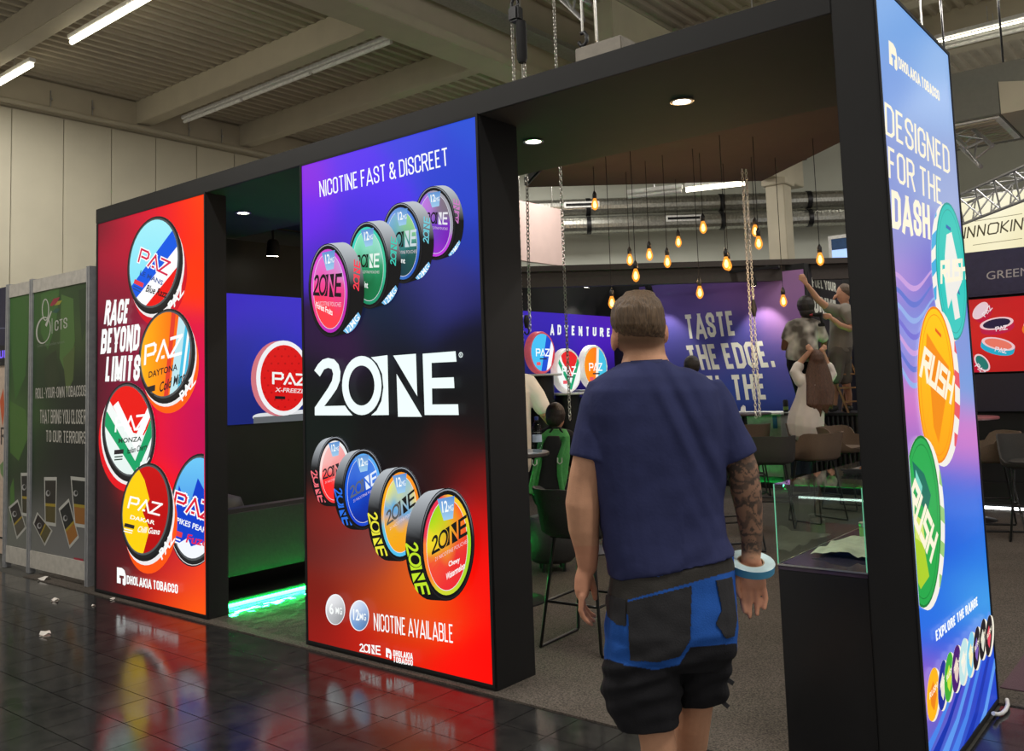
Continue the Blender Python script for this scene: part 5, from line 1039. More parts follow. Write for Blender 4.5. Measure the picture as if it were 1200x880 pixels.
obj('can', MB().lathe([(.03, 0), (.035, .008), (.035, .15), (.028, .165), (.028, .168)], (P.x, 8.4, 1.03), 20), 'black_laminate', r, sm=40); obj('label_band', MB().lathe([(.0355, .03), (.0355, .075)], (P.x, 8.4, 1.03), 20), mat('can_green', rgb(90, 120, 50), .5), r, sm=40)
P = px(871, 480, 1, 8.45); thing('white_card', MB().prism([(P.x-.05, 8.45, 1.03), (P.x+.03, 8.45, 1.03), (P.x+.03, 8.45, 1.11), (P.x+.0, 8.45, 1.13), (P.x-.03, 8.45, 1.10)], (0, .01, 0)), 'white_plastic', 'small white card standing on the white counter', 'card')
# water bottle
bx, by = pxd(629, 505, 6.3).xy; bz = 1.05
wb_ = root('water_bottle', 'clear plastic water bottle with blue cap on the high table', 'bottle', (bx, by, bz))
obj('bottle', MB().lathe([(.028, 0), (.033, .006), (.034, .03), (.031, .04), (.034, .05), (.034, .08), (.031, .09), (.034, .10), (.034, .16), (.026, .195), (.014, .215), (.013, .235)], (bx, by, bz), 20), glass_mat('bottle_plastic', (.86, .90, .93)), wb_, sm=60)
obj('water', MB().lathe([(.026, .004), (.031, .01), (.031, .14), (.03, .142)], (bx, by, bz), 16), glass_mat('water_clear', (.80, .87, .92)), wb_, sm=50); obj('label_band', MB().lathe([(.0345, .075), (.0345, .125)], (bx, by, bz), 20), mat('label_blue', rgb(180, 196, 220), .5), wb_, sm=50); obj('cap', MB().lathe([(.015, .228), (.015, .25), (.013, .253)], (bx, by, bz), 16), mat('cap_blue', rgb(20, 50, 120), .4), wb_, sm=40)
# wooden step ladder on the counter
lp = pxd(994, 482, 11.4); lt = pxd(968, 420, 11.5); lz = 1.03
ld = root('step_ladder', 'wooden step ladder standing on the black counter', 'ladder', (lp.x, lp.y, lz)); mat('ladder_wood', rgb(150, 112, 72), .6, var=.2, scale=15)
tp = Vector((lt.x, lt.y, lt.z)); ft = Vector((lp.x, lp.y, lz)); dv = Vector((.25, .28, 0))
for s_ in (0, 1): obj('rail', MB().obox(ft+dv*s_, tp+dv*s_*.8, .05, .025), 'ladder_wood', ld); obj('rear_rail', MB().obox(ft+dv*s_+Vector((-.45, .12, 0)), tp+dv*s_*.8, .035, .025), 'ladder_wood', ld)
for k in (.2, .45, .7): obj('rung', MB().obox(ft.lerp(tp, k), ft.lerp(tp, k)+dv*(1-.2*k), .06, .02), 'ladder_wood', ld)
obj('top_step', MB().obox(tp-dv*.05, tp+dv*.85, .14, .025), 'ladder_wood', ld)
# litter on the tiles, cable, purple carpet
mat('paper_white', rgb(210, 205, 198), .8)
for k, (xx, yy, s_, lb) in enumerate(((52, 680, .06, 'crumpled white paper under the green partition'), (64, 704, .045, 'torn white paper strip on the tiles near the partition'), (54, 745, .05, 'white paper scrap lying alone on the tiles'), (109, 710, .02, 'tiny white scrap left of the red pillar'), (132, 703, .025, 'small white scrap at the foot of the red pillar'))):
    P = px(xx, yy, 2, 0); m = MB(); bm_ = []
    for i in range(9):
        a = i*2*pi/9; bm_.append((P.x+s_*cos(a)*random.uniform(.5, 1.2), P.y+s_*sin(a)*random.uniform(.4, 1), .001+random.uniform(0, .03)*s_/.05))
    top = (P.x, P.y, .025*s_/.05+.004)
    for i in range(9): m.face([bm_[i-1], bm_[i], top])
    m.face([(p[0], p[1], .0005) for p in bm_])
    thing('paper_scrap', m, 'paper_white', lb, 'paper scrap', 'paper scraps on the tiles')
P = px(1168, 836, 2, 0); thing('white_cable', MB().tube([tuple(px(x_, y_, 2, z_)) for x_, y_, z_ in ((1164, 836, .03), (1169, 837, .016), (1174, 836, .012), (1178.5, 832, .014), (1181, 826, .017), (1180, 820, .018))], .009, 8), 'white_plastic', 'white cable curling from the foot of the blue pillar', 'cable', sm=60)
P = px(1172, 805, 2, .011); struct('floor_purple', MB().box((P.x, P.y, .006), (2.5, P.y+2.6, .011)), mat('purple_carpet', rgb(78, 54, 66), .95, bump=.4, scale=150), 'purple carpet of the aisle at the right', 'carpet')
# ================================================================== PEOPLE
FH = Vector((FW.x, FW.y, 0)).normalized(); ZU = Vector((0, 0, 1))
def remesh(mb, vox, it=4, fac=.5):
    me = mb.mesh('tmp'); o = bpy.data.objects.new('tmp', me); COL.objects.link(o)
    md = o.modifiers.new('r', 'REMESH'); md.mode = 'VOXEL'; md.voxel_size = vox; md.use_smooth_shade = True
    if it: s = o.modifiers.new('s', 'SMOOTH'); s.iterations = it; s.factor = fac
    dg = bpy.context.evaluated_depsgraph_get(); r = bpy.data.meshes.new_from_object(o.evaluated_get(dg))
    bpy.data.objects.remove(o); bpy.data.meshes.remove(me)
    for p in r.polygons: p.use_smooth = True
    return r
def vcol(me, fn):
    """dye colour per vertex"""
    at = me.color_attributes.new('Col', 'FLOAT_COLOR', 'POINT'); buf = []
    for v in me.vertices: c = fn(v.co, v.normal); buf += [c[0], c[1], c[2], 1]
    at.data.foreach_set('color', buf)
def displace(me, fn):
    N = [v.normal.copy() for v in me.vertices]; P = [v.co.copy() for v in me.vertices]; buf = []
    for p, n in zip(P, N): q = p+n*fn(p); buf += [q.x, q.y, q.z]
    me.vertices.foreach_set('co', buf); me.update()
def shift(me, off):
    me.transform(Matrix.Translation(-Vector(off)))
def inpoly(x, y, P):
    r = False; j = len(P)-1
    for i in range(len(P)):
        if (P[i][1] > y) != (P[j][1] > y) and x < (P[j][0]-P[i][0])*(y-P[i][1])/(P[j][1]-P[i][1])+P[i][0]: r = not r
        j = i
    return r
def pgt(t0):
    return lambda x, y, dt=0: pxd(x, y, t0)+FH*dt
def capsule(m, pts, seg=12):
    """limb of (point, radius) with rounded ends"""
    P = [Vector(p) for p, r in pts]; R = [r for p, r in pts]
    d0 = (P[0]-P[1]).normalized(); d1 = (P[-1]-P[-2]).normalized()
    PP = [P[0]+d0*R[0]*.95, P[0]+d0*R[0]*.6]+P+[P[-1]+d1*R[-1]*.6, P[-1]+d1*R[-1]*.95]; RR = [R[0]*.3, R[0]*.8]+R+[R[-1]*.8, R[-1]*.3]
    m.tube(PP, RR, seg); return m
def ball(m, c, rx, ry, rz, ax=None, seg=16):
    """ellipsoid; rx along picture right, ry along depth"""
    c = Vector(c); X = ax or Vector((FH.y, -FH.x, 0)); Y = ZU.cross(X)
    m.rings([[c+X*(rx*sin(a)*cos(2*pi*j/seg))+Y*(ry*sin(a)*sin(2*pi*j/seg))+ZU*(-rz*cos(a)) for j in range(seg)] for a in [.12, .4, .75, 1.1, pi/2, 2.04, 2.4, 2.74, 3.02]]); return m
def rg(T, xl, xr, yl, yr, b, dt=0, n=28, pw=2.4):
    L = T(xl, yl, dt); R = T(xr, yr, dt); c = (L+R)/2; h = (R-L)/2; o = []
    for j in range(n):
        a = 2*pi*j/n; ca, sa = cos(a), sin(a)
        o.append(c+h*(math.copysign(abs(ca)**(2/pw), ca))+FH*(b*math.copysign(abs(sa)**(2/pw), sa)))
    return o
attr_mat('skin', rough=.55, bump=.12, scale=220, spec=.35); attr_mat('cloth_dyed', rough=.9, bump=.25, scale=240, spec=.15); attr_mat('cloth_smooth', rough=.85, bump=.10, scale=90, spec=.2)
mat('shoe_dark', rgb(40, 38, 38), .6); mat('shoe_white', rgb(214, 212, 208), .6); mat('sole', rgb(180, 176, 168), .7); mat('eye_white', rgb(225, 222, 216), .3); mat('eye_dark', rgb(40, 28, 22), .3)
def hair_mat(name, c):
    if name in MATS: return MATS[name]
    m = mat(name, rgb(*c), .55, var=.45, scale=1, bump=.5); nt = m.node_tree; n = [x for x in nt.nodes if x.type == 'TEX_NOISE'][0]; tc = [x for x in nt.nodes if x.type == 'TEX_COORD'][0]
    mp = nt.nodes.new('ShaderNodeMapping'); mp.inputs['Scale'].default_value = (170, 170, 26); nt.links.new(tc.outputs['Object'], mp.inputs['Vector']); nt.links.new(mp.outputs['Vector'], n.inputs['Vector']); return m
SK = (200, 150, 120)
def body_part(name, me, m, parent, off):
    shift(me, off); o = obj(name, me, m, parent, recalc=False); return o
# ---------------------------------------------------------------- the man in navy
T = pgt(2.9); base = T(778, 1000); base.z = 0
mn = root('person', 'man in navy T-shirt and blue black work shorts walking into the stand', 'person', base)
# body
m = MB()
hd_l = [(735, 764, 346, .045, .012), (724, 771, 352, .075, .012), (718, 775, 362, .095, .012), (717, 777, 374, .103, .012), (718, 778.5, 386, .103, .014), (720, 778.5, 397, .098, .018), (724, 778, 405, .088, .022), (728, 778, 411, .07, .02)]
m.rings([rg(T, a, b, y, y, d, dt, 24, 2.1) for a, b, y, d, dt in hd_l])
m.rings([rg(T, 729, 779, 402, 402, .062, .012, 20, 2), rg(T, 731, 780, 415, 415, .060, .002, 20, 2), rg(T, 727, 786, 428, 427, .064, -.004, 20, 2), rg(T, 712, 806, 442, 440, .075, 0, 20, 2)])
# jaw, nose and brow on the far side
ball(m, T(751, 402, .085), .045, .035, .035); capsule(m, [(T(750, 381, .112), .010), (T(750, 391, .125), .014)]); ball(m, T(750, 378, .10), .05, .015, .012)
for x, y, a in ((781, 390, .2), (720, 400, -.2)): ball(m, T(x, y, .02), .010, .026, .032)
m.rings([rg(T, 715, 822, 450, 448, .09), rg(T, 712, 838, 500, 500, .10), rg(T, 722, 838, 600, 600, .10), rg(T, 724, 848, 690, 690, .11), rg(T, 740, 840, 745, 745, .10)])
capsule(m, [(T(724, 466), .045), (T(702, 478), .054), (T(694, 520), .053), (T(687, 556, -.004), .0545), (T(683, 590, -.004), .0575), (T(684, 620, 0), .050), (T(688, 645, .01), .040), (T(689, 664, .015), .033)], 18)
capsule(m, [(T(812, 466), .045), (T(838, 478), .054), (T(858, 520), .054), (T(869, 548, -.01), .050), (T(874, 575, -.004), .0495), (T(879, 605, .004), .042), (T(882, 635, .01), .034), (T(881, 658, .012), .030)], 18)
# left hand
m.rings([rg(T, 678, 699, 663, 663, .025, .015, 16, 2.2), rg(T, 674, 695, 678, 677, .037, .02, 16, 2.4), rg(T, 673.5, 692, 692, 691, .042, .022, 16, 2.6), rg(T, 676, 690, 702, 700, .039, .022, 16, 2.2)])
for k, (dz, x1, y1, x2, y2, x3, y3) in enumerate(((-.016, 680, 714, 684, 723, 690, 729), (.006, 681, 716, 687, 727, 694, 733), (.028, 683, 716, 690, 726, 697, 731), (.050, 685, 714, 692, 723, 699, 727))):
    capsule(m, [(T(682, 697, dz), .0105), (T(x1, y1, dz), .0098), (T(x2, y2, dz+.004), .0088), (T(x3, y3, dz+.006), .0075)], 10)
capsule(m, [(T(686, 673, .035), .015), (T(694, 682, .055), .0135), (T(698, 696, .06), .0115), (T(699.5, 706, .058), .009)], 10)
# right hand, palm to the camera
m.rings([rg(T, 870, 893, 656, 656, .024, .012, 16, 2.2), rg(T, 866, 897, 672, 672, .022, .008, 16, 2.4), rg(T, 865, 898.5, 685, 684, .018, .0, 16, 2.6), rg(T, 867, 897, 690, 688, .014, -.002, 16, 2.2)])
for x0, x1, y1, x2, y2, l in ((869.5, 869, 704, 870.5, 715, 0), (877.5, 877, 708, 876.5, 721, 0), (886, 886.5, 706, 885.0, 718, 0), (894, 896.5, 701, 893.5, 711, 0)):
    capsule(m, [(T(x0, 686, -.002), .0105), (T(x1, y1, -.010), .0096), (T(x2, y2, -.022), .0076)], 10)
capsule(m, [(T(867, 668, .0), .014), (T(861, 680, -.012), .0125), (T(862, 690, -.022), .0105), (T(865, 697, -.026), .008)], 10)
# legs
lf = Vector((T(772, 960).x, T(772, 960).y, .09)); rf = T(824, 960, .30); rf.z = .09
capsule(m, [(T(752, 735), .082), (T(757, 800, .005), .078), (T(768, 850, .0), .060), (T(771, 872, -.01), .058), (T(772, 905, -.02), .058), (T(773, 945, -.01), .042), (lf, .036)], 18)
capsule(m, [(T(818, 735), .080), (T(822, 790, .05), .076), (T(822, 840, .10), .058), (T(820, 862, .12), .060), (T(821, 895, .16), .056), (T(823, 935, .24), .042), (rf, .036)], 18)
me = remesh(m, .0048, 5)
sk = rgb(*SK); ink = rgb(52, 52, 50); brown = rgb(96, 74, 54); flush = rgb(196, 128, 104)
def man_skin(co, n):
    x, y, z = toscr(co); c = list(sk)
    v = noise.noise(co*14)*.08+noise.noise(co*60)*.05; c = [max(0, q*(1+v)) for q in c]
    if 838 < x < 915 and 500 < y < 655:
        s = noise.noise(co*22+Vector((3, 1, 0))); w = abs(noise.noise(Vector((s*2.2, s*1.2, 0))+co*30)); k = .48+.5*(1 if w < .12 else .15+.4*max(0, s)); k *= min(1, max(0, (652-y)/10))
        k = min(.93, k+.25*(sin(z*0+co.z*90+6*s) > .4)); c = [a*(1-k)+b*k for a, b in zip(c, ink)]
    elif y < 416 and z < 2.935 and 716 < x < 785:
        k = max(0, min(.85, (418-y)/20)); c = [a*(1-k)+b*k for a, b in zip(c, brown)] if 724 < x < 779 else [a*.6+b*.4 for a, b in zip(c, flush)]
    elif y > 640 and y < 740: c = [a*.6+b*.4 for a, b in zip(c, flush)]
    return c
vcol(me, man_skin); body_part('body', me, 'skin', mn, base)
for x in (741, 760):
    e_ = MB(); ball(e_, T(x, 383, .098), .012, .012, .010); o = obj('eye', e_, 'eye_white', mn, sm=60)
# hair
m = MB(); g = [(744, 756, 341, .02, .012), (736, 763, 343.5, .052, .012), (727, 769.5, 348, .082, .011), (720.5, 774, 354, .098, .009), (716.5, 777.5, 363, .108, .006), (715.5, 779, 373, .110, .004), (716.5, 780, 383, .107, .002), (719, 779.8, 391, .100, .002), (723, 779, 398, .090, .003)]
m.rings([rg(T, a, b, y, y, d, dt, 28, 2.05) for a, b, y, d, dt in g]); 
for k in range(8): 
    xx = 733+k*4.2; capsule(m, [(T(xx, 350-2*sin(k*.45), -.03+.02*sin(k*2)), .010), (T(xx+2, 344.5-2.4*sin(k*.45), .0), .010), (T(xx+5, 342.5-2.0*sin(k*.45+.3), .03), .005)], 8)
me = remesh(m, .005, 4)
displace(me, lambda q: .0026*noise.noise(Vector((q.x*90, q.y*90, q.z*22)))-.006*min(1, max(0, (toscr(q)[1]-380)/18)))
body_part('hair', me, hair_mat('hair_brown', (92, 72, 52)), mn, base)
# T-shirt
m = MB()
m.rings([rg(T, 730, 781, 424, 421, .068, -.002, 30, 2.1), rg(T, 718, 797, 431, 429, .092, .0, 30, 2.2), rg(T, 698, 825, 443, 440, .115, .0, 30, 2.4), rg(T, 687, 842, 458, 456, .132, .0, 30, 2.6), rg(T, 684, 850, 485, 485, .140, .0, 30, 2.7), rg(T, 688, 851, 520, 520, .140, .0, 30, 2.7), rg(T, 694, 849, 560, 560, .134, .0, 30, 2.6), rg(T, 701, 847, 600, 600, .130, 0, 30, 2.6), rg(T, 706, 850, 634, 626, .134, 0, 30, 2.6), rg(T, 710, 857, 660, 638, .142, 0, 30, 2.7), rg(T, 713, 860, 675, 645, .146, 0, 30, 2.7)])
m.rings([rg(T, 690, 728, 446, 450, .062, 0, 20, 2.1), rg(T, 681, 724, 470, 475, .074, 0, 20, 2.1), rg(T, 673, 726, 505, 512, .082, -.004, 20, 2.1), rg(T, 667.5, 732, 530, 542, .086, -.008, 20, 2.1), rg(T, 667, 734, 533, 546, .083, -.008, 20, 2.1)])
m.rings([rg(T, 812, 843, 450, 444, .062, 0, 20, 2.1), rg(T, 820, 858, 478, 466, .074, 0, 20, 2.1), rg(T, 832, 874, 515, 500, .080, -.004, 20, 2.1), rg(T, 840, 885, 544, 524, .080, -.008, 20, 2.1), rg(T, 841, 886, 547, 527, .078, -.008, 20, 2.1)])
me = remesh(m, .006, 6)
def shirt_fold(q):
    x, y, z = toscr(q); low = min(1, max(0, (y-575)/90)); W_ = noise.noise(q*6)
    f = .007*low*sin((y+.5*(x-700)*(1 if x < 800 else .2))*.13+5*W_)*max(0, .35+noise.noise(q*8+Vector((5, 0, 0))))
    arm = min(1, max(0, (720-x)/40))+min(1, max(0, (x-822)/40)); up = max(0, 1-low)
    f += .006*up*max(0, .3+arm)*sin((x*.6+y*.9)*.09+4*W_)*max(0, .3+noise.noise(q*7))
    f += .008*up*math.exp(-((x-800-(y-480)*.35)/26)**2)*noise.noise(Vector((x*.06-y*.03, y*.008, 1)))*1.6
    return f+.006*noise.noise(q*5)+.0018*noise.noise(q*17)
displace(me, shirt_fold)
navy = rgb(50, 55, 94)
vcol(me, lambda co, n: [c*(1+.12*noise.noise(co*25)) for c in navy]); body_part('t_shirt', me, 'cloth_smooth', mn, base)
obj('collar', MB().rings([rg(T, 728.5, 782.5, 424.5, 421.5, .0705, -.002, 30, 2.1), rg(T, 728, 783, 427.5, 424.5, .0735, -.002, 30, 2.1), rg(T, 730.5, 780.5, 428.5, 425.5, .068, -.002, 30, 2.1), rg(T, 731, 780, 423.5, 421, .066, -.002, 30, 2.1)]), mat('navy_rib', navy, .9), mn, sm=60)
# shorts
m = MB()
m.rings([rg(T, 716, 857, 672, 646, .137, 0, 30, 2.6), rg(T, 712, 861, 700, 690, .150, 0, 30, 2.6), rg(T, 709, 862, 735, 730, .158, -.004, 30, 2.6), rg(T, 710, 860, 765, 760, .150, .004, 30, 2.6), rg(T, 722, 848, 782, 778, .12, .01, 30, 2.4)])
m.rings([rg(T, 709, 797, 745, 748, .135, -.006, 24, 2.4), rg(T, 706, 798, 780, 778, .130, -.004, 24, 2.4), rg(T, 705, 797, 810, 805, .120, 0, 24, 2.4), rg(T, 712, 796, 832, 826, .112, 0, 24, 2.4), rg(T, 722, 795, 850, 843, .105, 0, 24, 2.4)])
m.rings([rg(T, 788, 861, 745, 745, .135, .03, 24, 2.4), rg(T, 793, 860, 780, 778, .125, .05, 24, 2.4), rg(T, 795, 859, 812, 808, .112, .075, 24, 2.4), rg(T, 796, 858, 833, 827, .100, .095, 24, 2.4)])
me = remesh(m, .0036, 10)
def short_fold(q):
    x, y, z = toscr(q); return .006*noise.noise(q*9)+.003*noise.noise(q*22)+.005*max(0, 1-abs(y-800)/60)*sin(y*.25+x*.08+2*noise.noise(q*8))
displace(me, short_fold)
Q = lambda P: [(600+a/3.53, 640+b/3.53) for a, b in P]
WB = Q([(380,120),(900,20),(930,98),(740,152),(480,222),(472,330),(400,292),(380,240)]); LG = Q([(340,470),(395,466),(470,492),(590,512),(690,492),(738,418),(930,402),(960,900),(300,900)])
blue = rgb(42, 92, 178); blk = rgb(38, 38, 42); strap = rgb(62, 60, 58)
def short_col(co, n):
    x, y, z = toscr(co); k = 1+.14*noise.noise(co*20)
    c = strap if inpoly(x, y, WB) else (blk if inpoly(x, y, LG) else blue); return [v*k for v in c]
vcol(me, short_col); short_me = me; so = body_part('shorts', me, 'cloth_dyed', mn, base)
def patch(name, poly, off, m):
    P = Q(poly); bm = bmesh.new(); vm = {}
    me_ = bpy.data.meshes.new(name); vs = []; fs = []
    for p in so.data.polygons:
        c = Vector(p.center)+base
        if p.normal.dot(FH) < .05:
            x, y, z = toscr(c)
            if inpoly(x, y, P):
                f = []
                for i in p.vertices:
                    if i not in vm: v = so.data.vertices[i]; vm[i] = len(vs); vs.append(v.co+v.normal*off)
                    f.append(vm[i])
                fs.append(f)
    me_.from_pydata(vs, [], fs); bm.from_mesh(me_); seen = set(); best = []
    for f0 in bm.faces:
        if f0 in seen: continue
        st_ = [f0]; seen.add(f0); isl = []
        while st_:
            f1 = st_.pop(); isl.append(f1)
            for e1 in f1.edges:
                for f2 in e1.link_faces:
                    if f2 not in seen: seen.add(f2); st_.append(f2)
        if len(isl) > len(best): best = isl
    keep = set(best); bmesh.ops.delete(bm, geom=[f1 for f1 in bm.faces if f1 not in keep], context='FACES')
    r = bmesh.ops.extrude_face_region(bm, geom=bm.faces[:]); 
    for g_ in r['geom']:
        if isinstance(g_, bmesh.types.BMVert): g_.co += FH*(off*1.6)
    bmesh.ops.recalc_face_normals(bm, faces=bm.faces); bm.to_mesh(me_); bm.free()
    for p in me_.polygons: p.use_smooth = True
    me_.set_sharp_from_angle(angle=radians(50)); return obj(name, me_, m, mn, recalc=False)
mat('pocket_black', rgb(40, 40, 44), .9, bump=.2, scale=200); mat('loop_blue', rgb(48, 98, 184), .85)
patch('pocket', [(480,232),(742,165),(738,385),(692,452),(600,476),(490,472)], .005, 'pocket_black'); patch('pocket', [(842,142),(905,128),(926,300),(916,368),(882,380),(842,320),(866,262)], .005, 'pocket_black')
patch('side_pouch', [(386,200),(474,222),(470,330),(440,326),(400,292)], .004, 'pocket_black')
patch('belt_loop', [(735,62),(826,46),(818,72),(740,84)], .006, 'loop_blue'); patch('belt_loop', [(595,104),(626,96),(628,122),(600,127)], .006, 'loop_blue')
for (x0, y0, x1, y1) in ((850, 798, 863, 806), (848, 826, 857, 834)): obj('strap_end', MB().obox(T(x0, y0, .05), T(x1, y1, .05), .02, .014), 'pocket_black', mn)
# boots
for f_ in (lf, rf):
    mm = MB(); capsule(mm, [(f_+ZU*.06, .052), (f_, .055), (f_-ZU*.03-FH*.02, .05)], 14); capsule(mm, [(f_-ZU*.035-FH*.03, .048), (f_-ZU*.035+FH*.10, .05), (f_-ZU*.045+FH*.17, .042)], 14)
    body_part('boot', remesh(mm, .008, 4), 'shoe_dark', mn, base)
    obj('boot_sole', MB().rings([[f_+FH*(u*.145+.06)+Vector((FH.y, -FH.x, 0))*(w*.05)+ZU*(z_-f_.z) for u, w in ((-1,-.6),(-.4,-1),(.5,-1),(1,-.5),(1,.5),(.5,1),(-.4,1),(-1,.6))] for z_ in (.001, .025)]), 'sole', mn)
# roll of tape on the wrist
tc_ = T(880.5, 662, .01); ax_ = (ZU*cos(radians(17))-FH*sin(radians(17))+Vector((FH.y, -FH.x, 0))*.05).normalized(); xa = ax_.cross(FH).normalized(); ya = ax_.cross(xa)
tr = root('tape_roll', 'wide roll of blue masking tape worn on the right wrist of the man', 'tape roll', tc_)
def tr_ring(prof): return MB().rings([[tc_+xa*(r_*cos(2*pi*j/48))+ya*(r_*sin(2*pi*j/48))+ax_*z_ for j in range(48)] for r_, z_ in prof], cap=False)
obj('tape_edge', tr_ring([(.0765, -.0125), (.0765, .0125)]), mat('tape_side', rgb(70, 140, 180), .6), tr, sm=50); obj('tape_face', tr_ring([(.0765, .0125), (.043, .0125)]), mat('tape_top', rgb(176, 200, 206), .7), tr); obj('tape_underside', tr_ring([(.0765, -.0125), (.043, -.0125)]), 'tape_top', tr); obj('core', tr_ring([(.043, .0125), (.039, .0125), (.039, -.0125), (.043, -.0125)]), mat('card_core', rgb(150, 130, 104), .8), tr, sm=40)

# ---------------------------------------------------------------- smaller figures
def figure(label, t, foot, skin, top, bottom, hair, skc, topfn, botc, hairm, extra=None, vox=.011, shoes=None, shoem='shoe_dark', headc=None, face=0):
    T = pgt(t); b = T(*foot); b.z = b.z if extra is None else extra
    r = root('person', label, 'person', b)
    def build(spec):
        m = MB()
        for s in spec:
            if s[0] == 'b': _, x, y, dt, rx, ry, rz = s; ball(m, T(x, y, dt), rx, ry, rz)
            else: capsule(m, [(T(x, y, dt), rr) for x, y, dt, rr in s[1]], 14)
        return m
    def add(name, spec, fn, m, v=vox):
        me = remesh(build(spec), v, 4); vcol(me, fn); return body_part(name, me, m, r, b)
    kc = rgb(*skc); add('body', skin, lambda co, n: [c*(1+.08*noise.noise(co*20)) for c in kc], 'skin', min(vox, .008))
    add('top', top, topfn, 'cloth_smooth'); bc = rgb(*botc)
    add('trousers', bottom, lambda co, n: [c*(1+.12*noise.noise(co*12)) for c in bc], 'cloth_dyed')
    if hair: body_part('hair', remesh(build(hair), .008, 3), hairm, r, b)
    if shoes:
        for s in shoes: body_part('shoe', remesh(build([s]), .009, 3), shoem, r, b)
    return r
def plain(c): k = rgb(*c); return lambda co, n: [v*(1+.07*noise.noise(co*14)) for v in k]
def fingers(x, y, ux, uy, L=8, r=.009, n=5, spread=3.2, dt=0):
    """five short fingers fanning from a small hand (px)"""
    o = []
    for i in range(n):
        k = (i-(n-1)/2)/((n-1)/2); l = L*(1-.22*abs(k)) if i else L*.65; px_, py_ = -uy, ux
        bx, by = x+px_*k*spread*.75, y+py_*k*spread*.75
        o.append(('c', [(bx, by, dt, r*1.15), (bx+ux*l*.55+px_*k*.8, by+uy*l*.55+py_*k*.8, dt, r), (bx+ux*l+px_*k*1.6, by+uy*l+py_*k*1.6, dt+.01, r*.8)]))
    return o
# grey worker on the counter
figure('man in grey T-shirt and shorts on the counter, one arm raised', 11.5, (988, 482),
  [('b', 988, 345, 0, .085, .075, .125), ('c', [(979, 347, 0, .02), (977, 350, 0, .015)]), ('c', [(990, 355, 0, .055), (988, 366, 0, .06)]), ('c', [(975, 364, -.1, .055), (962, 359, -.14, .048), (953, 352, -.16, .044), (946, 343, -.18, .034), (940, 336, -.2, .028)]), ('b', 937.5, 332.5, -.2, .035, .02, .04)]+fingers(937, 331, -.62, -.78, 9, .011, 5, 3.0, -.2)+
  [('c', [(986, 366, -.2, .055), (989, 379, -.26, .05), (985, 387, -.3, .045), (974, 383, -.32, .038), (965, 376, -.32, .03)]), ('b', 961.5, 373, -.32, .035, .03, .04)]+fingers(960, 372, -.9, .3, 6, .011, 5, 2.6, -.33)+
  [('c', [(988, 368, 0, .12), (986, 400, 0, .12)]), ('c', [(983, 405, -.05, .09), (979, 432, -.06, .065), (977, 446, -.02, .055), (979, 462, .02, .045), (979, 474, .03, .035)]), ('c', [(991, 405, .06, .09), (991, 432, .06, .065), (993, 447, .06, .058), (997, 462, .08, .045), (998, 474, .08, .035)])],
  [('c', [(984, 367, 0, .125), (986, 385, 0, .145), (985, 402, 0, .15), (984, 410, 0, .15)]), ('c', [(978, 365, -.06, .09), (966, 361, -.12, .07)]), ('c', [(986, 364, -.14, .09), (987, 370, -.22, .085), (989, 379, -.26, .075)])],
  [('c', [(985, 406, 0, .15), (983, 418, 0, .14)]), ('c', [(980, 414, -.06, .11), (978, 430, -.06, .10), (977, 442, -.05, .095)]), ('c', [(990, 414, .06, .11), (991, 430, .06, .10), (992, 443, .06, .095)])],
  [('b', 990, 341, 0, .088, .08, .10)], (186, 138, 112), plain((132, 126, 118)), (104, 98, 92), hair_mat('hair_stubble', (92, 74, 60)), 1.03,
  shoes=[('c', [(980, 478, .03, .045), (974, 479.5, 0, .04)]), ('c', [(998, 478, .08, .045), (992, 479.5, .05, .04)])])
D_ = pxd(958.5, 370.5, 11.12); dr = root('cordless_drill', 'red and black cordless drill in the hand of the grey worker', 'drill', D_)
obj('motor', MB().tube([D_+Vector((-.06, 0, .02)), D_+Vector((-.04, 0, .02)), D_+Vector((.05, .01, .02))], [.014, .024, .027], 12), 'black_matte', dr, sm=50); obj('chuck', MB().tube([D_+Vector((-.10, 0, .02)), D_+Vector((-.06, 0, .02))], [.012, .018], 10), mat('tool_red', rgb(150, 36, 44), .5), dr); obj('handle', MB().tube([D_+Vector((.03, .01, 0)), D_+Vector((.045, .01, -.09))], .018, 10), 'black_matte', dr, sm=50); obj('battery', MB().box((D_.x+.0, D_.y-.02, D_.z-.13), (D_.x+.08, D_.y+.03, D_.z-.09)), 'black_matte', dr, bevel=.006)
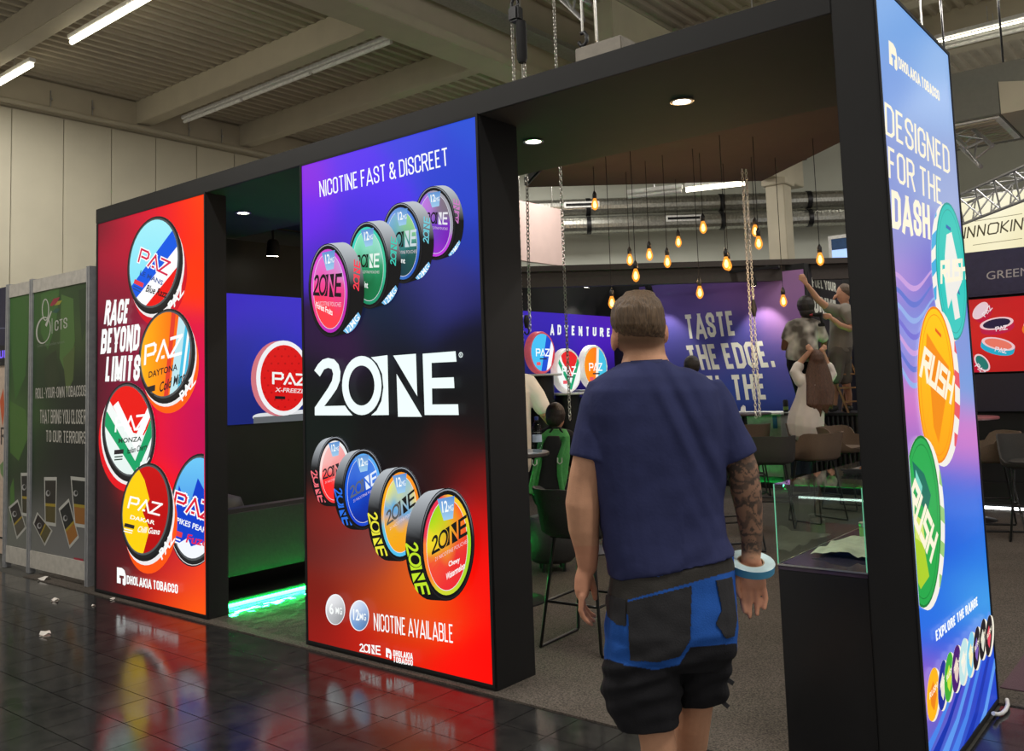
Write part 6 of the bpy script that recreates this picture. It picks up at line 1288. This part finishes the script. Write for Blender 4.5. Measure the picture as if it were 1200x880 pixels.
# woman in the grey and white patterned shirt
def tiedye(co, n):
    k = noise.noise(co*7)+.5*noise.noise(co*16); a, b = rgb(92, 86, 80), rgb(206, 200, 190); k = min(1, max(0, .45+k*1.1)); return [p+(q-p)*k for p, q in zip(a, b)]
figure('woman in grey white patterned shirt and black trousers seen from behind', 11.35, (944, 482),
  [('b', 944, 361, 0, .08, .09, .12), ('c', [(944, 370, 0, .05), (943, 380, 0, .055)]), ('c', [(943, 385, 0, .12), (941, 420, 0, .12)]), ('c', [(926, 384, 0, .055), (920, 398, -.02, .045), (920, 408, .05, .038), (926, 404, .14, .03)]), ('b', 928, 402, .16, .03, .03, .035)]+fingers(929, 401, .7, -.6, 5, .01, 5, 2.4, .18)+
  [('c', [(960, 384, 0, .055), (966, 396, 0, .045), (967, 408, .06, .036), (968, 416, .12, .03)]), ('b', 968, 419, .13, .03, .03, .035)]+fingers(968, 420, .1, 1, 5, .01, 5, 2.4, .14)+[('c', [(936, 440, 0, .06), (940, 475, .05, .04)]), ('c', [(950, 440, 0, .06), (952, 475, .05, .04)])],
  [('c', [(934, 382, 0, .10), (952, 382, 0, .10)]), ('c', [(943, 386, 0, .16), (941, 400, 0, .185), (940, 412, 0, .20), (940, 418, 0, .205)]), ('c', [(928, 383, 0, .085), (922, 395, -.01, .075)]), ('c', [(958, 383, 0, .085), (964, 395, 0, .075)])],
  [('c', [(939, 416, 0, .185), (940, 428, 0, .19)]), ('c', [(934, 430, 0, .12), (938, 448, .02, .095), (941, 466, .04, .07), (941, 477, .05, .06)]), ('c', [(948, 430, 0, .12), (951, 448, .02, .095), (953, 466, .04, .07), (953, 477, .05, .06)])],
  [('b', 944, 357.5, -.01, .112, .115, .125), ('b', 945, 366, -.03, .098, .085, .08)], (120, 82, 62), tiedye, (26, 26, 30), hair_mat('hair_black', (34, 28, 26)), 1.03,
  shoes=[('c', [(941, 479, .05, .045), (940, 480.5, .14, .04)]), ('c', [(953, 479, .05, .045), (953, 480.5, .14, .04)])])
# woman in the white shirt, hands on her head
P_ = pxd(951, 520, 11.2)
figure('woman with long brown hair and white shirt sitting on a stool', 11.05, (952, 505),
  [('b', 957, 424, 0, .075, .09, .115), ('c', [(957, 434, 0, .045), (956, 444, 0, .05)]), ('c', [(952, 446, 0, .11), (950, 498, 0, .12)]), ('c', [(938, 446, 0, .05), (934, 432, .08, .044), (941, 423, .06, .038), (948, 413, 0, .03)]), ('b', 950, 410, -.01, .035, .03, .03)]+fingers(949.5, 408.5, -.75, -.5, 6.5, .0105, 5, 2.4, -.01)+
  [('c', [(968, 446, 0, .05), (976, 434, .08, .044), (970, 424, .06, .038), (964, 413, 0, .03)]), ('b', 963, 410, -.01, .035, .03, .03)]+fingers(963.5, 408.5, .75, -.45, 6.5, .0105, 5, 2.4, -.01)+[('c', [(945, 508, .1, .07), (943, 520, .35, .055), (944, 560, .38, .045)]), ('c', [(957, 508, .1, .07), (957, 520, .35, .055), (957, 560, .38, .045)])],
  [('c', [(940, 446, 0, .085), (966, 446, 0, .085)]), ('c', [(952, 450, 0, .155), (949, 470, 0, .18), (945, 488, 0, .215), (944, 498, 0, .225)]), ('c', [(938, 447, 0, .075), (934, 436, .06, .075), (938, 429, .07, .068)]), ('c', [(968, 447, 0, .075), (976, 438, .06, .075), (973, 430, .07, .068)])],
  [('c', [(949, 500, 0, .17), (949, 507, .04, .16)]), ('c', [(944, 507, .08, .10), (943, 518, .35, .08), (944, 560, .38, .06)]), ('c', [(957, 507, .08, .10), (957, 518, .35, .08), (957, 560, .38, .06)])],
  [('b', 957, 421, -.012, .095, .105, .125)]+[('c', [(957+k*2.0, 424, -.06+.01*abs(k), .045), (957+k*3.6, 440, -.10+.012*abs(k), .045), (956.5+k*4.3+(k % 2), 458, -.15+.01*abs(k), .04), (956+k*4.0-(k % 2), 474, -.17, .034), (955.5+k*3.8+2*(k % 2), 487-2*abs(k)-3*(k % 2), -.17, .014)]) for k in (-3, -2, -1, 0, 1, 2, 3)], (202, 152, 126), plain((214, 204, 196)), (40, 50, 60), hair_mat('hair_long_brown', (84, 54, 38)), None,
  shoes=[('c', [(944, 562, .4, .04), (944, 563, .5, .035)]), ('c', [(957, 562, .4, .04), (957, 563, .5, .035)])])
# man in the white polo, half hidden by the violet pillar
figure('man in white polo shirt half hidden by the violet pillar', 8.6, (598, 640),
  [('b', 603, 414, 0, .08, .095, .125), ('b', 611, 418, .0, .018, .02, .03), ('c', [(602, 428, 0, .055), (600, 444, 0, .06)]), ('c', [(600, 450, 0, .13), (598, 540, 0, .13)]), ('c', [(622, 452, 0, .055), (632, 472, -.03, .05), (637, 484, -.04, .046), (644, 494, .06, .038), (651, 501, .14, .030)]), ('b', 653, 503.5, .16, .04, .03, .035)]+fingers(654, 505, .75, .6, 7, .0105, 5, 2.8, .17)+[('c', [(590, 460, 0, .05), (583, 500, 0, .045), (585, 530, .05, .035)]), ('c', [(594, 560, 0, .08), (593, 600, 0, .06), (592, 632, 0, .045)]), ('c', [(606, 560, 0, .08), (607, 600, 0, .06), (608, 632, 0, .045)])],
  [('c', [(582, 450, 0, .10), (618, 450, 0, .10)]), ('c', [(600, 458, 0, .19), (600, 490, 0, .185), (600, 525, 0, .19), (600, 545, 0, .19)]), ('c', [(618, 450, 0, .095), (629, 464, -.02, .085), (635, 477, -.03, .082)]), ('c', [(584, 452, 0, .09), (581, 474, 0, .08)]), ('c', [(600, 440, 0, .07), (600, 444, 0, .075)])],
  [('c', [(600, 545, 0, .175), (600, 555, 0, .17)]), ('c', [(593, 556, 0, .10), (592, 600, 0, .085), (592, 636, 0, .07)]), ('c', [(607, 556, 0, .10), (608, 600, 0, .085), (608, 636, 0, .07)])],
  [('b', 602, 409, -.01, .092, .10, .11)], (196, 146, 116), plain((226, 222, 212)), (32, 32, 38), hair_mat('hair_dark_brown', (48, 36, 30)), .006,
  shoes=[('c', [(592, 640, 0, .05), (592, 641, .1, .045)]), ('c', [(608, 640, 0, .05), (608, 641, .1, .045)])])
# seated person with the green backpack
figure('seated dark haired person in black wearing the green backpack', 7.35, (652, 668),
  [('b', 652, 489, .04, .07, .085, .105), ('b', 660, 491, .05, .012, .02, .025), ('c', [(651, 498, .03, .045), (648, 510, 0, .05)]), ('c', [(648, 515, 0, .10), (642, 580, 0, .10)]), ('c', [(640, 590, .1, .06), (650, 600, .3, .055), (645, 635, .28, .045), (645, 655, .25, .036)]), ('c', [(650, 590, .12, .06), (664, 600, .34, .055), (656, 635, .32, .045), (655, 655, .3, .036)]), ('c', [(668, 520, .05, .045), (674, 545, .12, .038), (668, 560, .28, .03)]), ('b', 666, 562, .3, .03, .04, .03)]+fingers(665, 563, -.5, .6, 6, .01, 5, 2.4, .32),
  [('c', [(636, 513, 0, .075), (664, 513, 0, .075)]), ('c', [(649, 516, .02, .13), (646, 545, .02, .145), (643, 575, .02, .15)]), ('c', [(664, 514, .02, .07), (670, 530, .06, .06), (674, 545, .12, .05)])],
  [('c', [(643, 578, .02, .145), (645, 586, .06, .13)]), ('c', [(640, 590, .1, .085), (650, 600, .32, .078), (646, 635, .28, .062), (646, 655, .25, .055)]), ('c', [(650, 590, .12, .085), (664, 600, .36, .078), (657, 635, .32, .062), (656, 655, .3, .055)])],
  [('b', 651, 485.5, .025, .084, .10, .10), ('b', 649, 491, -.02, .07, .06, .07)], (190, 142, 116), plain((30, 30, 34)), (24, 24, 27), hair_mat('hair_dark', (44, 32, 26)), .006,
  shoes=[('c', [(645, 662, .22, .042), (654, 664, .26, .04)]), ('c', [(656, 662, .28, .042), (664, 665, .32, .04)])], shoem='shoe_white')
q = pxd(645, 590, 7.4); pz = pxd(645, 588, 7.4).z
pu = root('pouf', 'round black pouf under the seated person with backpack', 'pouf', (q.x, q.y, .006)); obj('cushion', MB().lathe([(.16, .08), (.2, .12), (.2, .40), (.17, .44)], (q.x, q.y, 0), 24), 'sofa_leather', pu, sm=50)
for a in range(4): obj('leg', MB().tube([(q.x+.12*cos(a*pi/2), q.y+.12*sin(a*pi/2), .006), (q.x+.12*cos(a*pi/2), q.y+.12*sin(a*pi/2), .09)], .015, 8), 'dark_metal', pu)
# backpack
TB_ = pgt(7.15); bpk = root('backpack', 'green and black backpack on the back of the seated person', 'backpack', TB_(642, 545))
mat('pack_green', rgb(74, 160, 84), .75, bump=.2, scale=60); mat('pack_black', rgb(20, 20, 22), .8)
m = MB(); m.rings([rg(TB_, 642, 664, 503, 503, .05, .02, 20, 2.3), rg(TB_, 632, 668, 511, 511, .07, .01, 20, 2.6), rg(TB_, 628, 668, 535, 535, .09, 0, 20, 2.8), rg(TB_, 622, 664, 565, 565, .095, 0, 20, 2.8), rg(TB_, 622, 660, 578, 578, .085, 0, 20, 2.6), rg(TB_, 627, 655, 582, 582, .06, 0, 20, 2.2)])
me = remesh(m, .01, 4); body_part('bag', me, 'pack_green', bpk, TB_(642, 545))
m = MB(); m.rings([rg(TB_, 641, 655, 510, 510, .02, -.07, 16, 3), rg(TB_, 636, 658, 520, 520, .03, -.075, 16, 3), rg(TB_, 634, 653, 545, 545, .03, -.085, 16, 3), rg(TB_, 629, 657, 570, 570, .03, -.085, 16, 3), rg(TB_, 629, 655, 579, 579, .02, -.075, 16, 3)]); body_part('front_panel', remesh(m, .008, 3), 'pack_black', bpk, TB_(642, 545))
for pts in ([(634, 513, -.07), (630, 535, -.10), (624, 560, -.105), (621, 576, -.09)], [(662, 512, -.06), (655, 535, -.10), (655, 555, -.105), (658, 575, -.09)]): obj('strap', MB().tube([TB_(x, y, d) for x, y, d in pts], .022, 8), 'pack_green', bpk, sm=60)
obj('top_handle', MB().tube([TB_(644, 507, -.03), (TB_(648, 501, -.03)), TB_(655, 501, -.03), TB_(659, 507, -.03)], .009, 8), 'pack_black', bpk, sm=60)
for x, y in ((626, 540), (655, 538)): obj('badge', MB().tube([TB_(x-2.5, y-3, -.13), TB_(x-2.5, y+2, -.13), TB_(x, y+4, -.13), TB_(x+2.5, y+2, -.13), TB_(x+2.5, y-3, -.13)], .005, 6), 'shoe_white', bpk)
# standing visitor hidden behind the man, only the head shows
figure('dark haired visitor whose head shows above the shoulder of the man', 10.6, (808, 592),
  [('b', 811, 430, 0, .08, .095, .12), ('c', [(811, 440, 0, .05), (810, 452, 0, .055)]), ('c', [(809, 455, 0, .12), (808, 520, 0, .12)]), ('c', [(793, 462, 0, .04), (787, 490, 0, .042), (790, 515, .05, .032)]), ('b', 790, 519, .05, .03, .03, .04)]+fingers(790, 521, 0, 1, 6, .01, 5, 2.4, .05)+[('c', [(825, 462, 0, .04), (831, 490, 0, .042), (829, 515, .05, .032)]), ('b', 829, 519, .05, .03, .03, .04)]+fingers(829, 521, 0, 1, 6, .01, 5, 2.4, .05)+[('c', [(803, 530, 0, .08), (802, 560, 0, .06), (802, 585, 0, .04)]), ('c', [(814, 530, 0, .08), (815, 560, 0, .06), (815, 585, 0, .04)])],
  [('c', [(796, 458, 0, .085), (824, 458, 0, .085)]), ('c', [(809, 464, 0, .17), (808, 490, 0, .165), (808, 518, 0, .17)]), ('c', [(793, 460, 0, .09), (788, 484, 0, .075)]), ('c', [(826, 460, 0, .09), (831, 484, 0, .075)])],
  [('c', [(808, 518, 0, .16), (808, 526, 0, .15)]), ('c', [(803, 530, 0, .10), (802, 560, 0, .08), (802, 588, 0, .06)]), ('c', [(814, 530, 0, .10), (815, 560, 0, .08), (815, 588, 0, .06)])],
  [('b', 810.5, 427.5, -.015, .098, .11, .115)], (150, 106, 84), plain((40, 40, 46)), (30, 30, 36), hair_mat('hair_black', (34, 28, 26)), .006,
  shoes=[('c', [(802, 590, 0, .05), (802, 591, .1, .045)]), ('c', [(815, 590, 0, .05), (815, 591, .1, .045)])])
